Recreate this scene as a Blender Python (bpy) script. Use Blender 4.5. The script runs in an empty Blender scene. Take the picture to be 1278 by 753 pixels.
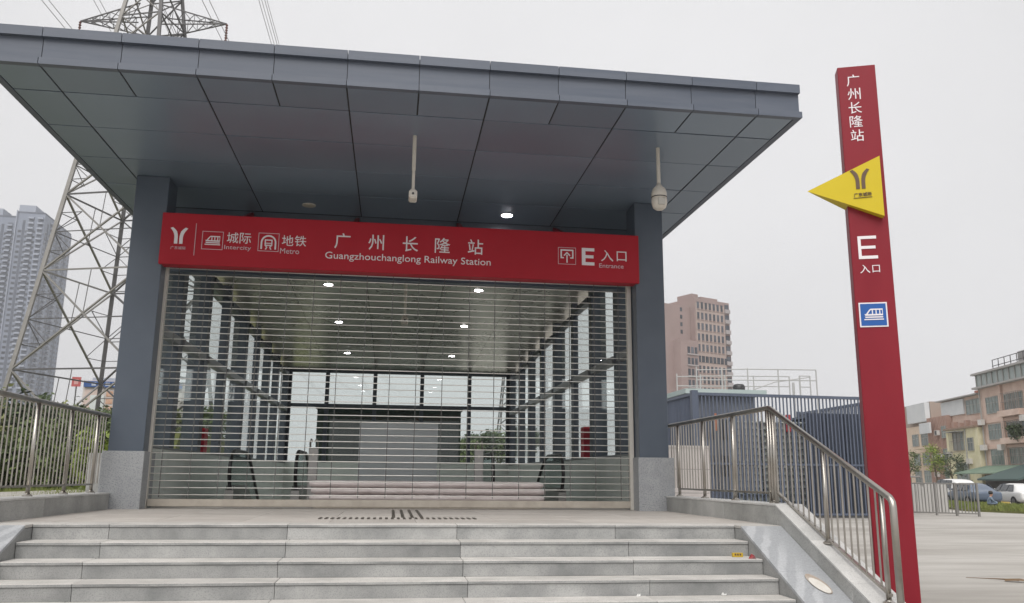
import bpy, bmesh, math, random
from mathutils import Vector, Matrix
rad = math.radians
sc = bpy.context.scene
COL = sc.collection

# ------------------------------------------------------------------ camera
YAW, PITCH, ROLL = rad(7.947), rad(11.818), rad(0.530)
CAM = Vector((3.3807, -9.1807, 0.5049))
fw = Vector((math.sin(YAW)*math.cos(PITCH), math.cos(YAW)*math.cos(PITCH), math.sin(PITCH)))
rt = Vector((math.cos(YAW), -math.sin(YAW), 0)); up = rt.cross(fw)
r2 = rt*math.cos(ROLL) + up*math.sin(ROLL); u2 = up*math.cos(ROLL) - rt*math.sin(ROLL)
cd = bpy.data.cameras.new('camera'); cam = bpy.data.objects.new('camera', cd); COL.objects.link(cam)
cd.sensor_width = 36.0; cd.lens = 36.0*1044.58/1278.0; cd.clip_start = 0.1; cd.clip_end = 4000
M4 = Matrix.Identity(4)
for i in range(3):
    M4[i][0] = r2[i]; M4[i][1] = u2[i]; M4[i][2] = -fw[i]; M4[i][3] = CAM[i]
cam.matrix_world = M4
sc.camera = cam

# ------------------------------------------------------------------ sky, sun, exposure
SUN_EL, SUN_AZ = rad(52), rad(200)          # azimuth clockwise from +Y
w = bpy.data.worlds.new('World'); sc.world = w; w.use_nodes = True
wn = w.node_tree; wn.nodes.clear()
wo = wn.nodes.new('ShaderNodeOutputWorld'); bg = wn.nodes.new('ShaderNodeBackground')
sky = wn.nodes.new('ShaderNodeTexSky'); sky.sky_type = 'NISHITA'; sky.sun_disc = False
sky.sun_elevation = SUN_EL; sky.sun_rotation = SUN_AZ; sky.dust_density = 6; sky.air_density = 1.0; sky.ozone_density = 1
hs = wn.nodes.new('ShaderNodeHueSaturation'); hs.inputs['Saturation'].default_value = 0.10
wn.links.new(sky.outputs['Color'], hs.inputs['Color'])
mixw = wn.nodes.new('ShaderNodeMix'); mixw.data_type = 'RGBA'
mixw.inputs['Factor'].default_value = 0.90           # a closed, even cloud layer over the clear sky
wn.links.new(hs.outputs['Color'], mixw.inputs['A'])
mixw.inputs['B'].default_value = (7.66, 7.62, 7.74, 1)
ctc = wn.nodes.new('ShaderNodeTexCoord'); cno = wn.nodes.new('ShaderNodeTexNoise'); cno.inputs['Scale'].default_value = 1.15; cno.inputs['Detail'].default_value = 5
wn.links.new(ctc.outputs['Generated'], cno.inputs['Vector'])
cmr = wn.nodes.new('ShaderNodeMapRange'); cmr.inputs['From Min'].default_value = 0.3; cmr.inputs['From Max'].default_value = 0.7; cmr.inputs['To Min'].default_value = 0.90; cmr.inputs['To Max'].default_value = 1.09
wn.links.new(cno.outputs['Fac'], cmr.inputs['Value'])
cmu = wn.nodes.new('ShaderNodeMix'); cmu.data_type = 'RGBA'; cmu.blend_type = 'MULTIPLY'; cmu.inputs['Factor'].default_value = 1.0
wn.links.new(mixw.outputs['Result'], cmu.inputs['A']); wn.links.new(cmr.outputs['Result'], cmu.inputs['B'])
wn.links.new(cmu.outputs['Result'], bg.inputs['Color'])
bg.inputs['Strength'].default_value = 0.064
wn.links.new(bg.outputs['Background'], wo.inputs['Surface'])
sl = bpy.data.lights.new('sun', 'SUN'); sl.energy = 1.5; sl.angle = rad(50); sl.color = (1.0, 0.965, 0.92)
sun = bpy.data.objects.new('sun', sl); COL.objects.link(sun)
sdir = Vector((math.sin(SUN_AZ)*math.cos(SUN_EL), math.cos(SUN_AZ)*math.cos(SUN_EL), math.sin(SUN_EL)))
sun.rotation_euler = (-sdir).to_track_quat('-Z', 'Y').to_euler(); sun.location = (0, -20, 40)
vs = sc.view_settings; vs.view_transform = 'Standard'; vs.look = 'None'; vs.exposure = 0.85; vs.gamma = 1.0; vs.use_curve_mapping = False
try:
    sc.cycles.max_bounces = 8; sc.cycles.transparent_max_bounces = 24; sc.cycles.glossy_bounces = 4; sc.cycles.diffuse_bounces = 4
    sc.cycles.use_denoising = True; sc.cycles.sample_clamp_indirect = 8
except Exception: pass

# ------------------------------------------------------------------ materials
def srgb(r, g, b):
    f = lambda c: (c/255)/12.92 if c/255 <= 0.04045 else ((c/255+0.055)/1.055)**2.4
    return (f(r), f(g), f(b))
MATS = {}
def mat(name, col, rough=0.6, metal=0.0, col2=None, scale=6.0, detail=4.0, mixlo=0.35, mixhi=0.65,
        speck=None, speck_scale=90.0, speck_amt=0.5, bump=0.0, bump_scale=60.0, rnd=0.0, spec=0.5, ior=None,
        emis=None, emis_s=0.0, stretch=None, rough2=None):
    if name in MATS: return MATS[name]
    m = bpy.data.materials.new(name); m.use_nodes = True; nt = m.node_tree; N = nt.nodes; L = nt.links
    b = N['Principled BSDF']
    b.inputs['Roughness'].default_value = rough; b.inputs['Metallic'].default_value = metal
    b.inputs['Specular IOR Level'].default_value = spec
    if ior: b.inputs['IOR'].default_value = ior
    tc = N.new('ShaderNodeTexCoord'); vec = tc.outputs['Object']
    if rnd:
        oi = N.new('ShaderNodeObjectInfo')
        ad = N.new('ShaderNodeVectorMath'); ad.operation = 'MULTIPLY_ADD'
        cmb = N.new('ShaderNodeCombineXYZ')
        for k in 'XYZ': L.new(oi.outputs['Random'], cmb.inputs[k])
        L.new(cmb.outputs[0], ad.inputs[0]); ad.inputs[1].default_value = (37, 53, 71); L.new(vec, ad.inputs[2])
        vec = ad.outputs[0]
    if stretch:
        mp = N.new('ShaderNodeMapping'); mp.inputs['Scale'].default_value = stretch; L.new(vec, mp.inputs['Vector']); vec = mp.outputs['Vector']
    cur = None
    def rgb(c): return (c[0], c[1], c[2], 1)
    b.inputs['Base Color'].default_value = rgb(col)
    if col2 is not None:
        no = N.new('ShaderNodeTexNoise'); no.inputs['Scale'].default_value = scale; no.inputs['Detail'].default_value = detail
        no.inputs['Roughness'].default_value = 0.6; L.new(vec, no.inputs['Vector'])
        mr = N.new('ShaderNodeMapRange'); mr.inputs['From Min'].default_value = mixlo; mr.inputs['From Max'].default_value = mixhi
        L.new(no.outputs['Fac'], mr.inputs['Value'])
        mx = N.new('ShaderNodeMix'); mx.data_type = 'RGBA'; L.new(mr.outputs['Result'], mx.inputs['Factor'])
        mx.inputs['A'].default_value = rgb(col); mx.inputs['B'].default_value = rgb(col2); cur = mx.outputs['Result']
        if rough2 is not None:
            m2 = N.new('ShaderNodeMapRange'); m2.inputs['To Min'].default_value = rough; m2.inputs['To Max'].default_value = rough2
            L.new(mr.outputs['Result'], m2.inputs['Value']); L.new(m2.outputs['Result'], b.inputs['Roughness'])
    if speck is not None:
        vo = N.new('ShaderNodeTexNoise'); vo.inputs['Scale'].default_value = speck_scale; vo.inputs['Detail'].default_value = 2.0
        L.new(vec, vo.inputs['Vector'])
        mr = N.new('ShaderNodeMapRange'); mr.inputs['From Min'].default_value = 0.50; mr.inputs['From Max'].default_value = 0.66
        mr.inputs['To Max'].default_value = speck_amt; L.new(vo.outputs['Fac'], mr.inputs['Value'])
        mx = N.new('ShaderNodeMix'); mx.data_type = 'RGBA'; L.new(mr.outputs['Result'], mx.inputs['Factor'])
        if cur is not None: L.new(cur, mx.inputs['A'])
        else: mx.inputs['A'].default_value = rgb(col)
        mx.inputs['B'].default_value = rgb(speck); cur = mx.outputs['Result']
    if rnd:
        hv = N.new('ShaderNodeHueSaturation'); mr = N.new('ShaderNodeMapRange')
        mr.inputs['To Min'].default_value = 1-rnd; mr.inputs['To Max'].default_value = 1+rnd
        L.new(oi.outputs['Random'], mr.inputs['Value']); L.new(mr.outputs['Result'], hv.inputs['Value'])
        if cur is not None: L.new(cur, hv.inputs['Color'])
        else: hv.inputs['Color'].default_value = rgb(col)
        cur = hv.outputs['Color']
    if cur is not None: L.new(cur, b.inputs['Base Color'])
    if bump:
        bn = N.new('ShaderNodeTexNoise'); bn.inputs['Scale'].default_value = bump_scale; bn.inputs['Detail'].default_value = 3
        L.new(vec, bn.inputs['Vector'])
        bp = N.new('ShaderNodeBump'); bp.inputs['Strength'].default_value = bump; bp.inputs['Distance'].default_value = 0.01
        L.new(bn.outputs['Fac'], bp.inputs['Height']); L.new(bp.outputs['Normal'], b.inputs['Normal'])
    if emis:
        b.inputs['Emission Color'].default_value = rgb(emis); b.inputs['Emission Strength'].default_value = emis_s
    MATS[name] = m; return m

def glass_mat(name, tint, refl=1.0, rough=0.0):
    m = bpy.data.materials.new(name); m.use_nodes = True; nt = m.node_tree; N = nt.nodes; L = nt.links
    N.remove(N['Principled BSDF']); out = N['Material Output']
    tr = N.new('ShaderNodeBsdfTransparent'); tr.inputs['Color'].default_value = (*tint, 1)
    gl = N.new('ShaderNodeBsdfGlossy'); gl.inputs['Roughness'].default_value = rough; gl.inputs['Color'].default_value = (refl, refl, refl, 1)
    lw_ = N.new('ShaderNodeLayerWeight'); lw_.inputs['Blend'].default_value = 0.5
    pw = N.new('ShaderNodeMath'); pw.operation = 'POWER'; L.new(lw_.outputs['Facing'], pw.inputs[0]); pw.inputs[1].default_value = 5.0
    fr = N.new('ShaderNodeMath'); fr.operation = 'MULTIPLY_ADD'; L.new(pw.outputs[0], fr.inputs[0]); fr.inputs[1].default_value = 0.6; fr.inputs[2].default_value = 0.035
    mx = N.new('ShaderNodeMixShader'); L.new(fr.outputs[0], mx.inputs[0]); L.new(tr.outputs[0], mx.inputs[1]); L.new(gl.outputs[0], mx.inputs[2])
    L.new(mx.outputs[0], out.inputs['Surface']); MATS[name] = m; return m

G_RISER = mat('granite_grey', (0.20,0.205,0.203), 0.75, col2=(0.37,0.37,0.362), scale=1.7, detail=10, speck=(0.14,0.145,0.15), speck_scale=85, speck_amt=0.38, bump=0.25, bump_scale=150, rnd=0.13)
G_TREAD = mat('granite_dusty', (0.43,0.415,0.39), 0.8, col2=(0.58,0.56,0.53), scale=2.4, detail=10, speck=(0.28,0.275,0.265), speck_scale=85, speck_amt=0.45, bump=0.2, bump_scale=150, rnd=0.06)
G_PLINTH = mat('granite_speckled', (0.30,0.31,0.325), 0.6, col2=(0.36,0.37,0.38), scale=3.0, speck=(0.16,0.17,0.18), speck_scale=66, speck_amt=0.75, bump=0.15, bump_scale=150)
G_PARAPET = mat('granite_parapet', (0.27,0.272,0.262), 0.72, col2=(0.45,0.45,0.435), scale=1.6, detail=9, speck=(0.16,0.165,0.165), speck_scale=80, speck_amt=0.4, bump=0.15, bump_scale=130, rnd=0.07)
G_COPING = mat('granite_light', (0.44,0.44,0.43), 0.7, col2=(0.58,0.575,0.56), scale=2.5, detail=6, speck=(0.28,0.28,0.28), speck_scale=80, speck_amt=0.4, rnd=0.05)
FLOOR_T = mat('landing_stone', (0.40,0.37,0.34), 0.75, col2=(0.48,0.45,0.415), scale=1.5, detail=7, speck=(0.33,0.30,0.28), speck_scale=70, speck_amt=0.35, rnd=0.06)
JOINT = mat('dark_joint', (0.05,0.05,0.05), 0.9)
SLATE = mat('slate_panel', (0.066,0.084,0.112), 0.34, col2=(0.080,0.099,0.128), scale=1.4, detail=9, rnd=0.06, spec=0.55, rough2=0.40)
SLATE_F = mat('slate_fascia', (0.080,0.097,0.131), 0.43, col2=(0.106,0.122,0.155), scale=1.6, detail=9, rnd=0.06, stretch=(0.5,0.5,6.0), rough2=0.5)
SOFFIT = mat('soffit_panel', (0.185,0.238,0.305), 0.30, 0.28, col2=(0.205,0.258,0.325), scale=1.3, detail=9, rnd=0.09, rough2=0.37, spec=0.7)
CEILM = mat('ceiling_panel', (0.50,0.495,0.43), 0.26, 0.55, col2=(0.53,0.52,0.455), scale=1.0, rnd=0.06, rough2=0.30)
MULL = mat('mullion_slate', (0.045,0.055,0.074), 0.4, col2=(0.052,0.063,0.082), scale=2.0)
TRANS = mat('transom_grey', (0.22,0.23,0.235), 0.4)
STEEL = mat('stainless_steel', (0.48,0.455,0.42), 0.31, 1.0, col2=(0.36,0.335,0.30), scale=3.0, detail=6, rough2=0.38, rnd=0.06)
STEELD = mat('brushed_steel', (0.36,0.35,0.34), 0.42, 1.0)
RED = mat('red_paint', (0.195,0.006,0.016), 0.40, col2=(0.225,0.009,0.020), scale=1.6, detail=7, rough2=0.52, spec=0.3, stretch=(1.5,1.5,0.35), bump=0.04, bump_scale=2.2)
REDS = mat('red_sign_face', (0.36,0.009,0.020), 0.5, col2=(0.40,0.013,0.026), scale=1.0, spec=0.25)
WHITEP = mat('white_lettering', (0.74,0.70,0.72), 0.5)
DIMW = mat('pale_lettering', (0.60,0.46,0.50), 0.5)
YEL = mat('yellow_paint', (0.56,0.43,0.012), 0.45, col2=(0.58,0.45,0.015), scale=2, spec=0.3)
BROWN = mat('brown_print', (0.10,0.055,0.03), 0.5)
BLUE = mat('blue_sign', (0.007,0.085,0.33), 0.4)
CREAM = mat('cream_plastic', (0.62,0.58,0.52), 0.45, col2=(0.56,0.52,0.46), scale=8)
DARK = mat('dark_plastic', (0.03,0.03,0.032), 0.4)
RUBBER = mat('black_rubber', (0.012,0.012,0.013), 0.35)
LAMP = mat('lamp_lens', (0.9,0.88,0.9), 0.4, emis=(1.0,0.95,1.0), emis_s=25.0)
LAMPOFF = mat('lamp_lens_off', (0.52,0.47,0.38), 0.4)
GATE = mat('gate_rod', (0.93,0.92,0.88), 0.34, 0.35, col2=(0.80,0.78,0.73), scale=2.0, detail=6, rnd=0.06)
LINK = mat('gate_link', (0.12,0.12,0.115), 0.5, 0.3)
UPST = mat('upstand_panel', (0.60,0.625,0.59), 0.35, col2=(0.66,0.685,0.65), scale=1.3, rnd=0.06)
GREENW = mat('dark_green_wall', (0.018,0.032,0.026), 0.6, col2=(0.024,0.040,0.032), scale=1.5)
GREYP = mat('grey_board', (0.52,0.55,0.57), 0.6, col2=(0.57,0.60,0.615), scale=1.6)
GLASS = glass_mat('window_glass', (0.93,0.965,0.955))
GLASSD = glass_mat('balustrade_glass', (0.62,0.68,0.67), 0.9)
WRAP = mat('plastic_wrap', (0.56,0.49,0.48), 0.28, col2=(0.70,0.63,0.62), scale=14, detail=5, stretch=(0.25,1,1), bump=0.9, bump_scale=22)
CONC = mat('plaza_concrete', (0.315,0.295,0.268), 0.85, col2=(0.44,0.42,0.39), scale=0.35, detail=10, mixlo=0.36, mixhi=0.62, speck=(0.29,0.27,0.245), speck_scale=1.3, speck_amt=0.55, stretch=(0.35,1.6,1), bump=0.15, bump_scale=25, rough2=0.7)
GRASSG = mat('grass_soil', (0.10,0.11,0.035), 0.95, col2=(0.15,0.15,0.05), scale=1.5)
GRASSB = mat('grass_blade', (0.12,0.16,0.035), 0.8, col2=(0.20,0.22,0.055), scale=0.6)
def leafm(n, a, b): return mat(n, a, 0.6, col2=b, scale=2.2, detail=3, mixlo=0.4, mixhi=0.6, rnd=0.1)
LEAF_D = leafm('leaf_dark', (0.035,0.055,0.025), (0.07,0.10,0.035))
LEAF_M = leafm('leaf_mid', (0.07,0.10,0.035), (0.13,0.17,0.05))
LEAF_L = leafm('leaf_light', (0.14,0.20,0.03), (0.26,0.33,0.05))
LEAF_Y = leafm('leaf_olive', (0.11,0.12,0.04), (0.18,0.19,0.07))
BARK = mat('bark', (0.10,0.075,0.05), 0.9, col2=(0.15,0.12,0.09), scale=10)
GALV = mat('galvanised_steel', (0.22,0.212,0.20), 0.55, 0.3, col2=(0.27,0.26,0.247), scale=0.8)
GALVD = mat('dark_steel', (0.105,0.103,0.105), 0.6, 0.3)  # darker steel tone for most pylon legs and bracing
WIRE = mat('wire_grey', (0.30,0.30,0.31), 0.6)

# ------------------------------------------------------------------ mesh helpers
class MB:
    def __init__(s): s.v = []; s.f = []; s.mi = []; s.cur = 0
    def add(s, vs, fs):
        o = len(s.v); s.v += [tuple(p) for p in vs]
        for f in fs: s.f.append(tuple(i+o for i in f)); s.mi.append(s.cur)
        return s
    def box(s, x0, x1, y0, y1, z0, z1):
        return s.add([(x0,y0,z0),(x1,y0,z0),(x1,y1,z0),(x0,y1,z0),(x0,y0,z1),(x1,y0,z1),(x1,y1,z1),(x0,y1,z1)],
                     [(0,3,2,1),(4,5,6,7),(0,1,5,4),(1,2,6,5),(2,3,7,6),(3,0,4,7)])
    def obox(s, c, ax, ay, az):
        c = Vector(c); P = []
        for k in (-1,1):
            for (i,j) in ((-1,-1),(1,-1),(1,1),(-1,1)): P.append(c+ax*i+ay*j+az*k)
        return s.add(P, [(0,3,2,1),(4,5,6,7),(0,1,5,4),(1,2,6,5),(2,3,7,6),(3,0,4,7)])
    def bar(s, p0, p1, wd, ht=None, upv=(0,0,1)):
        p0 = Vector(p0); p1 = Vector(p1); d = p1-p0; ln = d.length; d.normalize()
        u = Vector(upv)
        if abs(d.dot(u)) > 0.98: u = Vector((0,1,0))
        a = d.cross(u).normalized(); b_ = a.cross(d).normalized(); ht = ht or wd
        return s.obox((p0+p1)/2, d*ln/2, a*wd/2, b_*ht/2)
    def tube(s, p0, p1, r, n=8, r1=None, cap=True):
        p0 = Vector(p0); p1 = Vector(p1); d = (p1-p0).normalized(); u = Vector((0,0,1)) if abs(d.z) < 0.95 else Vector((0,1,0))
        a = d.cross(u).normalized(); b_ = d.cross(a).normalized(); r1 = r if r1 is None else r1
        P = []
        for (p,q) in ((p0,r),(p1,r1)):
            for i in range(n):
                t = 2*math.pi*i/n; P.append(p+a*math.cos(t)*q+b_*math.sin(t)*q)
        F = [(i,(i+1)%n,n+(i+1)%n,n+i) for i in range(n)]
        if cap: F += [tuple(range(n-1,-1,-1)), tuple(range(n,2*n))]
        return s.add(P, F)
    def path(s, pts, r, n=8, cap=True):
        pts = [Vector(p) for p in pts]; P = []; prev = None
        for i,p in enumerate(pts):
            d = (pts[min(i+1,len(pts)-1)]-pts[max(i-1,0)]).normalized()
            if prev is None:
                u = Vector((0,0,1)) if abs(d.z) < 0.9 else Vector((1,0,0)); a = d.cross(u).normalized()
            else: a = (prev-d*prev.dot(d)).normalized()
            prev = a; b_ = d.cross(a)
            rr = r[i] if isinstance(r,(list,tuple)) else r
            for k in range(n):
                t = 2*math.pi*k/n; P.append(p+a*math.cos(t)*rr+b_*math.sin(t)*rr)
        m = len(pts); F = []
        for i in range(m-1):
            for k in range(n): F.append((i*n+k, i*n+(k+1)%n, (i+1)*n+(k+1)%n, (i+1)*n+k))
        if cap: F += [tuple(range(n-1,-1,-1)), tuple(range((m-1)*n, m*n))]
        return s.add(P, F)
    def prism(s, poly, fn, d0, d1):
        """poly 2D outline (ccw), fn(u,v,d)->3D point"""
        n = len(poly); P = [fn(u,v,d0) for u,v in poly]+[fn(u,v,d1) for u,v in poly]
        return s.add(P, [tuple(range(n)), tuple(range(2*n-1,n-1,-1))]+[((i+1)%n,i,n+i,n+(i+1)%n) for i in range(n)])
    def lathe(s, prof, c=(0,0,0), n=16):
        c = Vector(c); P = []; m = len(prof)
        for r,z in prof:
            for k in range(n):
                t = 2*math.pi*k/n; P.append(c+Vector((r*math.cos(t), r*math.sin(t), z)))
        F = []
        for i in range(m-1):
            for k in range(n): F.append((i*n+k, i*n+(k+1)%n, (i+1)*n+(k+1)%n, (i+1)*n+k))
        F += [tuple(range(n-1,-1,-1)), tuple(range((m-1)*n, m*n))]
        return s.add(P, F)
    def mesh(s, name, mats, smooth=False, bevel=0.0, fix=True):
        me = bpy.data.meshes.new(name); me.from_pydata(s.v, [], s.f)
        if not isinstance(mats,(list,tuple)): mats = [mats]
        for m in mats: me.materials.append(m)
        if len(mats) > 1: me.polygons.foreach_set('material_index', s.mi)
        if fix or bevel:
            bm = bmesh.new(); bm.from_mesh(me)
            if fix: bmesh.ops.recalc_face_normals(bm, faces=bm.faces)
            if bevel: bmesh.ops.bevel(bm, geom=bm.edges[:], offset=bevel, segments=1, affect='EDGES')
            bm.to_mesh(me); bm.free()
        if smooth: me.polygons.foreach_set('use_smooth', [True]*len(me.polygons))
        me.update(); return me
def link(name, data, parent=None, label=None, cat=None, group=None, kind=None, loc=None):
    o = bpy.data.objects.new(name, data); COL.objects.link(o)
    if loc is not None: o.location = loc
    if parent is not None: o.parent = parent
    if label: o['label'] = label
    if cat: o['category'] = cat
    if group: o['group'] = group
    if kind: o['kind'] = kind
    return o
def thing(name, label, cat, loc=(0,0,0), group=None, rz=0.0):
    o = link(name, None, None, label, cat, group, None, loc); o.rotation_euler = (0,0,rz); o.empty_display_size = 0.2
    return o
def wpos(o):
    p = Vector((0,0,0))
    while o is not None: p = p+o.location; o = o.parent
    return p
def part(name, mb, m, parent, smooth=False, bevel=0.0, **k):
    """mesh given in world coordinates; origin stays at the world origin"""
    me = mb if isinstance(mb, bpy.types.Mesh) else mb.mesh(name, m, smooth, bevel)
    o = link(name, me, parent, **k)
    if parent is not None: o.location = -wpos(parent)
    return o
def lpart(name, mb, m, parent, smooth=False, bevel=0.0, loc=(0,0,0), **k):
    """mesh given in the parent's own coordinates"""
    me = mb if isinstance(mb, bpy.types.Mesh) else mb.mesh(name, m, smooth, bevel)
    return link(name, me, parent, loc=loc, **k)
def at(name, me, parent, wloc, **k):
    o = link(name, me, parent, **k); o.location = Vector(wloc)-(wpos(parent) if parent is not None else Vector((0,0,0))); return o
def copy_tree(o, parent=None):
    c = o.copy(); COL.objects.link(c); c.parent = parent
    for ch in o.children: copy_tree(ch, c)
    return c
def text_mesh(body, size, extrude=0.002, offset=0.0, space=1.0):
    cu = bpy.data.curves.new('t', 'FONT'); cu.body = body; cu.size = size; cu.extrude = extrude; cu.offset = offset
    cu.align_x = 'CENTER'; cu.align_y = 'CENTER'; cu.space_character = space; cu.resolution_u = 3
    o = bpy.data.objects.new('t', cu); COL.objects.link(o)
    bpy.context.view_layer.update()
    me = bpy.data.meshes.new_from_object(o.evaluated_get(bpy.context.evaluated_depsgraph_get()))
    bpy.data.objects.remove(o); bpy.data.curves.remove(cu)
    return me
def fit_text(body, w_, h_, offset=0.0):
    """text mesh in XZ (facing -Y), centred, scaled to fit the box"""
    me = text_mesh(body, 1.0, 0.01, offset)
    xs = [v.co.x for v in me.vertices]; ys = [v.co.y for v in me.vertices]
    if not xs: return me
    cx, cy = (min(xs)+max(xs))/2, (min(ys)+max(ys))/2; sx = w_/(max(xs)-min(xs)) if w_ else None; sy = h_/(max(ys)-min(ys)) if h_ else None
    sx = sx or sy; sy = sy or sx
    for v in me.vertices:
        x, y, z = v.co; v.co = ((x-cx)*sx, -z*0.3, (y-cy)*sy)
    me.update(); return me
rnd = random.Random(7)

# ================================================================== SETTING
GZ = -1.05
TAN = 0.15/0.345
# plaza: one sheet to the horizon
g = MB().add([(-2500,-600,GZ),(2500,-600,GZ),(2500,2500,GZ),(-2500,2500,GZ)], [(0,1,2,3)])
link('plaza_ground', g.mesh('plaza_ground', CONC), kind='structure')
# grass bank on the left, level with the landing
g = MB()
xs = [-90,-60,-40,-28,-20,-15,-11,-8,-6,-4.5,-3.2,-2.2,-1.06]; ys = [-3.5,-2.2,-1,0,1.5,3,5,7,9,12,15,18,22,28,36,46,58,72,90]
P = []; F = []
for j,y in enumerate(ys):
    for i,x in enumerate(xs):
        z = -0.04+0.10*math.sin(x*0.7+y*0.31)*min(1,(-1.06-x)/4)+(0.03*(y-12) if y > 12 and x < -5 else 0)*min(1,(-5-x)/6 if x < -5 else 0)*0.4
        if j == 0: z = GZ-0.05
        elif j == 1: z = min(z, -0.6)
        P.append((x,y,z))
nx = len(xs)
for j in range(len(ys)-1):
    for i in range(nx-1): F.append((j*nx+i, j*nx+i+1, (j+1)*nx+i+1, (j+1)*nx+i))
link('grass_bank', MB().add(P,F).mesh('grass_bank', GRASSG, smooth=True), kind='structure')
link('added_bounce_paving', MB().add([(-5.2,-2.0,-0.55),(-1.02,-2.0,-0.55),(-1.02,0.2,0.075),(-5.2,0.2,0.075),(-1.17,4.4,0.075),(-1.17,24,0.075),(-4.6,16,0.075),(-5.2,9,0.075),(-1.02,4.4,0.075),(-1.17,9,0.075)],[(0,1,2,3),(3,2,8,4,9,7),(7,9,5,6)]).mesh('added_bounce_paving', CONC), kind='structure')  # pale paving added behind the parapet to brighten the soffit's reflection
# grass verge between plaza and the parked cars on the right
def verge_pt(s, t):  # s along, t across
    a = Vector((33.9,26.0,0)); d = Vector((0.14,1,0)).normalized(); n = Vector((1,-0.14,0)).normalized()
    q = a+d*s+n*t; return (q.x,q.y,GZ+0.10)
edge0 = [(-9,2.5),(2,0.3),(6,-1.6),(12,0.0),(16,1.2),(22,2.2),(34,3.5)]
P = []; F = []
for s,t in edge0: P += [verge_pt(s,t), verge_pt(s,4.1)]
for i in range(len(edge0)-1): F.append((2*i,2*i+1,2*i+3,2*i+2))
n0 = len(P); P += [(x,y,GZ-0.05) for (x,y,z) in P]
for i in range(len(edge0)-1): F += [(2*i,2*i+2,n0+2*i+2,n0+2*i),(2*i+1,n0+2*i+1,n0+2*i+3,2*i+3)]
link('grass_verge', MB().add(P,F).mesh('grass_verge', GRASSG), kind='structure')

# landing
XL, XR = -0.60, 7.665          # inner faces of the two parapets
SL, SR = -0.13, 7.19          # ends of the steps
la = link('landing', MB().box(-0.93,7.97,0.40,8.6,GZ-0.02,-0.032).mesh('landing', JOINT), kind='structure')
fl = MB().box(-0.001,0.942,0,0.792,-0.03,0).mesh('paving_slab', FLOOR_T, bevel=0.003)
nyr = 0
for j in range(11):
    for i in range(10):
        x0 = XL-0.45+i*0.946; y0 = 0.36+j*0.796
        if j < 5 and (x0 < XL-0.5 or x0 > XR): continue
        at('paving_slab', fl, la, (x0, y0, 0 if not (i*7+j*3)%5 else -0.0012))
# tactile strips let into the landing
TACT = mat('tactile_bar', (0.085,0.075,0.062), 0.5, 0.4)
ta = link('tactile_paving', None, None, 'dark metal tactile bars in a T on the landing before the gate', 'tactile paving', loc=(3.5,1.25,0))
tb = MB().box(-0.017,0.017,-0.15,0.15,0.0,0.007).mesh('tactile_bar', TACT, bevel=0.003)
for i in range(27): at('tactile_bar', tb, ta, (2.57+i*0.0705, 1.27, 0.0008))
tb2 = MB().box(-0.02,0.02,-1.12,1.12,0.0,0.007).mesh('tactile_bar', TACT, bevel=0.003)
for i in range(4): at('tactile_bar', tb2, ta, (3.43+i*0.115, 2.62, 0.0008))

# ------------------------------------------------------------------ staircase
st = thing('staircase', 'wide grey granite staircase leading up to the shuttered entrance', 'stairs', (3.5,-2.4,GZ))
core = MB()
for k in range(7):
    core.box(SL+0.01, SR-0.01, -0.345*k+0.04, 0.42, -0.15*(k+1)-0.02, -0.15*k-0.034)
part('core', core, JOINT, st)
JX = [0.60, 2.355, 4.09, 5.84]
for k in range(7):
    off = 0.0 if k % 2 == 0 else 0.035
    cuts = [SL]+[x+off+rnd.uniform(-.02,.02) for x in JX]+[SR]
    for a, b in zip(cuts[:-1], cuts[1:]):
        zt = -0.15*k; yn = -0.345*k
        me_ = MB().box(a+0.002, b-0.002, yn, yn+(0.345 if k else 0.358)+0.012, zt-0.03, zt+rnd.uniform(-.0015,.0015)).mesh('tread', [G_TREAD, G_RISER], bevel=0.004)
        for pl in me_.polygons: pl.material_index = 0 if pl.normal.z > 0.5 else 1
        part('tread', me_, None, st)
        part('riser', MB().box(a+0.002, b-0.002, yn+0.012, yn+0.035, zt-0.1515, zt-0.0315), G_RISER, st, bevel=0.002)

# bicycle ramps at both ends of the stairs
RAMP = bpy.data.materials.new('ramp_granite'); RAMP.use_nodes = True
nt = RAMP.node_tree; N = nt.nodes; L = nt.links; b = N['Principled BSDF']; b.inputs['Roughness'].default_value = 0.55
tc = N.new('ShaderNodeTexCoord'); mp = N.new('ShaderNodeMapping'); mp.inputs['Rotation'].default_value = (0,0,rad(-62)); L.new(tc.outputs['Object'], mp.inputs['Vector'])
wv = N.new('ShaderNodeTexWave'); wv.bands_direction = 'Y'; wv.inputs['Scale'].default_value = 1.9; wv.inputs['Distortion'].default_value = 1.6; wv.inputs['Detail'].default_value = 2; wv.inputs['Detail Scale'].default_value = 3
L.new(mp.outputs['Vector'], wv.inputs['Vector'])
no = N.new('ShaderNodeTexNoise'); no.inputs['Scale'].default_value = 60; L.new(tc.outputs['Object'], no.inputs['Vector'])
mr = N.new('ShaderNodeMapRange'); mr.inputs['From Min'].default_value = 0.35; mr.inputs['From Max'].default_value = 0.75; L.new(wv.outputs['Fac'], mr.inputs['Value'])
mx = N.new('ShaderNodeMix'); mx.data_type = 'RGBA'; mx.inputs['A'].default_value = (0.34,0.355,0.375,1); mx.inputs['B'].default_value = (0.45,0.465,0.485,1); sxx = N.new('ShaderNodeSeparateXYZ'); L.new(tc.outputs['Object'], sxx.inputs[0]); mk = N.new('ShaderNodeMapRange'); mk.inputs['From Min'].default_value = 7.36; mk.inputs['From Max'].default_value = 7.52; mk.inputs['To Min'].default_value = 1.0; mk.inputs['To Max'].default_value = 0.0
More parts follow.
